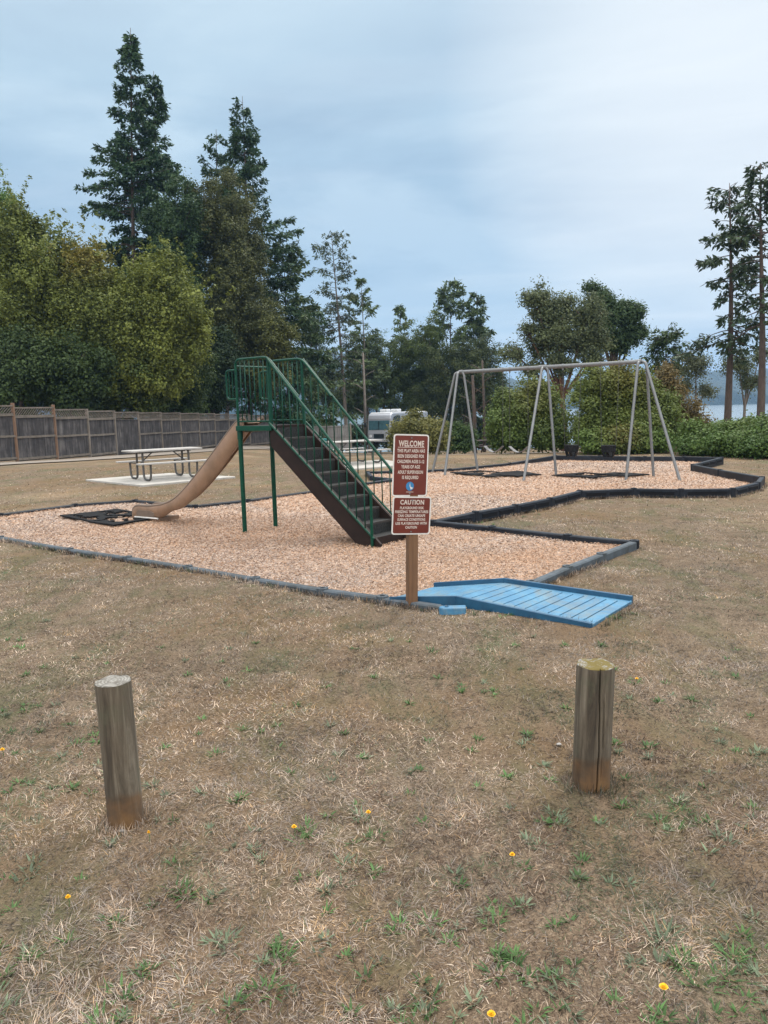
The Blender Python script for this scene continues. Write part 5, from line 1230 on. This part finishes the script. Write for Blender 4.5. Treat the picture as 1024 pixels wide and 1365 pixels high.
# breakwater log line out on the water
x, z = at(752, 556, 300); mb = MB(); mb.tube([(-30, 300, SEA), (60, 318, SEA+.1), (140, 330, SEA)], .5, 8); lg = mb.build('log_boom', M['bark'], None); tag(lg, 'dark floating log boom on the pale water beyond the madrone trunk', 'log boom')

# haze
hm = bpy.data.materials.new('haze'); hm.use_nodes = True; nt = hm.node_tree; nt.nodes.remove(nt.nodes['Principled BSDF'])
pv = nt.nodes.new('ShaderNodeVolumePrincipled'); pv.inputs['Color'].default_value = (.36, .60, .95, 1); pv.inputs['Density'].default_value = .00030; pv.inputs['Anisotropy'].default_value = .2
nt.links.new(pv.outputs[0], nt.nodes['Material Output'].inputs['Volume'])
hb_ = MB().box((0, 0, 0), (8200, 8200, 126)); ho = hb_.build('haze', hm); ho.location = (0, 2900, 48); ho['kind'] = 'stuff'; ho['label'] = 'faint blue haze over the water and far shore'; ho['category'] = 'haze'

# ------------------------------------------------------------------ sky and sun
w = bpy.data.worlds.new('World'); scene.world = w; w.use_nodes = True; nt = w.node_tree; nt.nodes.clear()
out = nt.nodes.new('ShaderNodeOutputWorld'); sky = nt.nodes.new('ShaderNodeTexSky'); sky.sky_type = 'NISHITA'; sky.sun_disc = False
SE, SR = math.radians(56), math.radians(35); sky.sun_elevation = SE; sky.sun_rotation = SR
b1 = nt.nodes.new('ShaderNodeBackground'); b1.inputs['Strength'].default_value = .10; nt.links.new(sky.outputs[0], b1.inputs['Color'])
tc = nt.nodes.new('ShaderNodeTexCoord')
mp = nt.nodes.new('ShaderNodeMapping'); mp.inputs['Scale'].default_value = (1, 1, 3.4); mp.inputs['Rotation'].default_value = (.05, .12, .3); nt.links.new(tc.outputs['Generated'], mp.inputs['Vector'])
n1 = noise(nt, 1.5, 6, .55, mp.outputs[0], .5); n1.inputs['Scale'].default_value = 1.7
mp2 = nt.nodes.new('ShaderNodeMapping'); mp2.inputs['Scale'].default_value = (1, 1, 9); mp2.inputs['Location'].default_value = (3.1, 1.7, .4); nt.links.new(tc.outputs['Generated'], mp2.inputs['Vector'])
n2 = noise(nt, 2.2, 5, .55, mp2.outputs[0], .3)
cr_ = ramp(nt, [(.36, (.26, .38, .53)), (.50, (.42, .57, .70)), (.62, (.70, .84, .92))], n1.outputs['Fac'])
# lift with altitude: the deck is thicker and greyer low down
sx_ = nt.nodes.new('ShaderNodeSeparateXYZ'); nt.links.new(tc.outputs['Generated'], sx_.inputs[0])
el = ramp(nt, [(.0, (.58, .72, .84)), (.05, (.36, .56, .76)), (.13, (.26, .45, .66)), (.24, (.34, .51, .68)), (.36, (.53, .70, .82)), (.46, (.70, .84, .92)), (.7, (.82, .92, 1.0)), (1, (.9, .95, 1.0))], sx_.outputs['Z'])
mcol = mixc(nt, cr_.outputs[0], el.outputs[0], .56)
wh = ramp(nt, [(.50, (0, 0, 0)), (.70, (.55, .55, .55))], n2.outputs['Fac']); 
lowm = ramp(nt, [(.03, (1, 1, 1)), (.3, (.25, .25, .25))], sx_.outputs['Z']); whm = mixc(nt, wh.outputs[0], lowm.outputs[0], 1, 'MULTIPLY')
mcol = mixc(nt, mcol, (.80, .88, .94), whm)
# brighter thin patch of cloud where the hidden sun is, upper right
dp = nt.nodes.new('ShaderNodeVectorMath'); dp.operation = 'DOT_PRODUCT'; nt.links.new(tc.outputs['Generated'], dp.inputs[0]); rv_ = Vector(ray(1010, 85)).normalized(); dp.inputs[1].default_value = tuple(rv_)
gr = ramp(nt, [(.945, (0, 0, 0)), (.998, (1, 1, 1))], dp.outputs['Value']); gm = mixc(nt, gr.outputs[0], n1.outputs['Fac'], .6, 'MULTIPLY')
mcol = mixc(nt, mcol, (.98, 1.0, 1.0), gm)
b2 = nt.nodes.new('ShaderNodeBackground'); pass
# glow added to unseen sky overhead and behind the viewer, lighting ground and trees
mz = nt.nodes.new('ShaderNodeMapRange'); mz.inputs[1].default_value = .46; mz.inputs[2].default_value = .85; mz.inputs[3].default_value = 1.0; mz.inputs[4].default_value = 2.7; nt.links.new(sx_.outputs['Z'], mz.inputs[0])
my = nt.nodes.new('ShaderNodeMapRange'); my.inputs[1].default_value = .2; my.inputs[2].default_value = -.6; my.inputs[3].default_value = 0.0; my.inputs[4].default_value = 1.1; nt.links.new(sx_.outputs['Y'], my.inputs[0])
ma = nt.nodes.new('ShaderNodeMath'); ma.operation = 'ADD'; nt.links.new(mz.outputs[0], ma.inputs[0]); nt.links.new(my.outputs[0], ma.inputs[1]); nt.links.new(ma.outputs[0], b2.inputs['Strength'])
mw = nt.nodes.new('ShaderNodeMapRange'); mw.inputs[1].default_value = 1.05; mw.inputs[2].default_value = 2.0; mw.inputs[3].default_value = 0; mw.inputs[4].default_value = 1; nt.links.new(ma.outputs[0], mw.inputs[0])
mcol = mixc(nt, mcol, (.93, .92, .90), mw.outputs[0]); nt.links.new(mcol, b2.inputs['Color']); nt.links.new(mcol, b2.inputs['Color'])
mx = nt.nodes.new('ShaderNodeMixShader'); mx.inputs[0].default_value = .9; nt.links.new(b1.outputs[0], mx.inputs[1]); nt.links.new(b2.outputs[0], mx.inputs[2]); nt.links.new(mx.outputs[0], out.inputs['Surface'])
sd_ = bpy.data.lights.new('sun', 'SUN'); sd_.energy = 1.9; sd_.angle = math.radians(20); sd_.color = (1, .95, .88); so = bpy.data.objects.new('sun', sd_); C.objects.link(so)
sdir = Vector((math.sin(SR)*math.cos(SE), math.cos(SR)*math.cos(SE), math.sin(SE))); so.rotation_euler = sdir.to_track_quat('Z', 'Y').to_euler()
scene.view_settings.view_transform = 'Standard'; scene.view_settings.look = 'None'; scene.view_settings.exposure = 0.14; scene.view_settings.gamma = 1
scene.cycles.max_bounces = 6; scene.cycles.transparent_max_bounces = 8; scene.cycles.volume_bounces = 0
print('leaves', TOTAL, 'objects', len(bpy.data.objects))
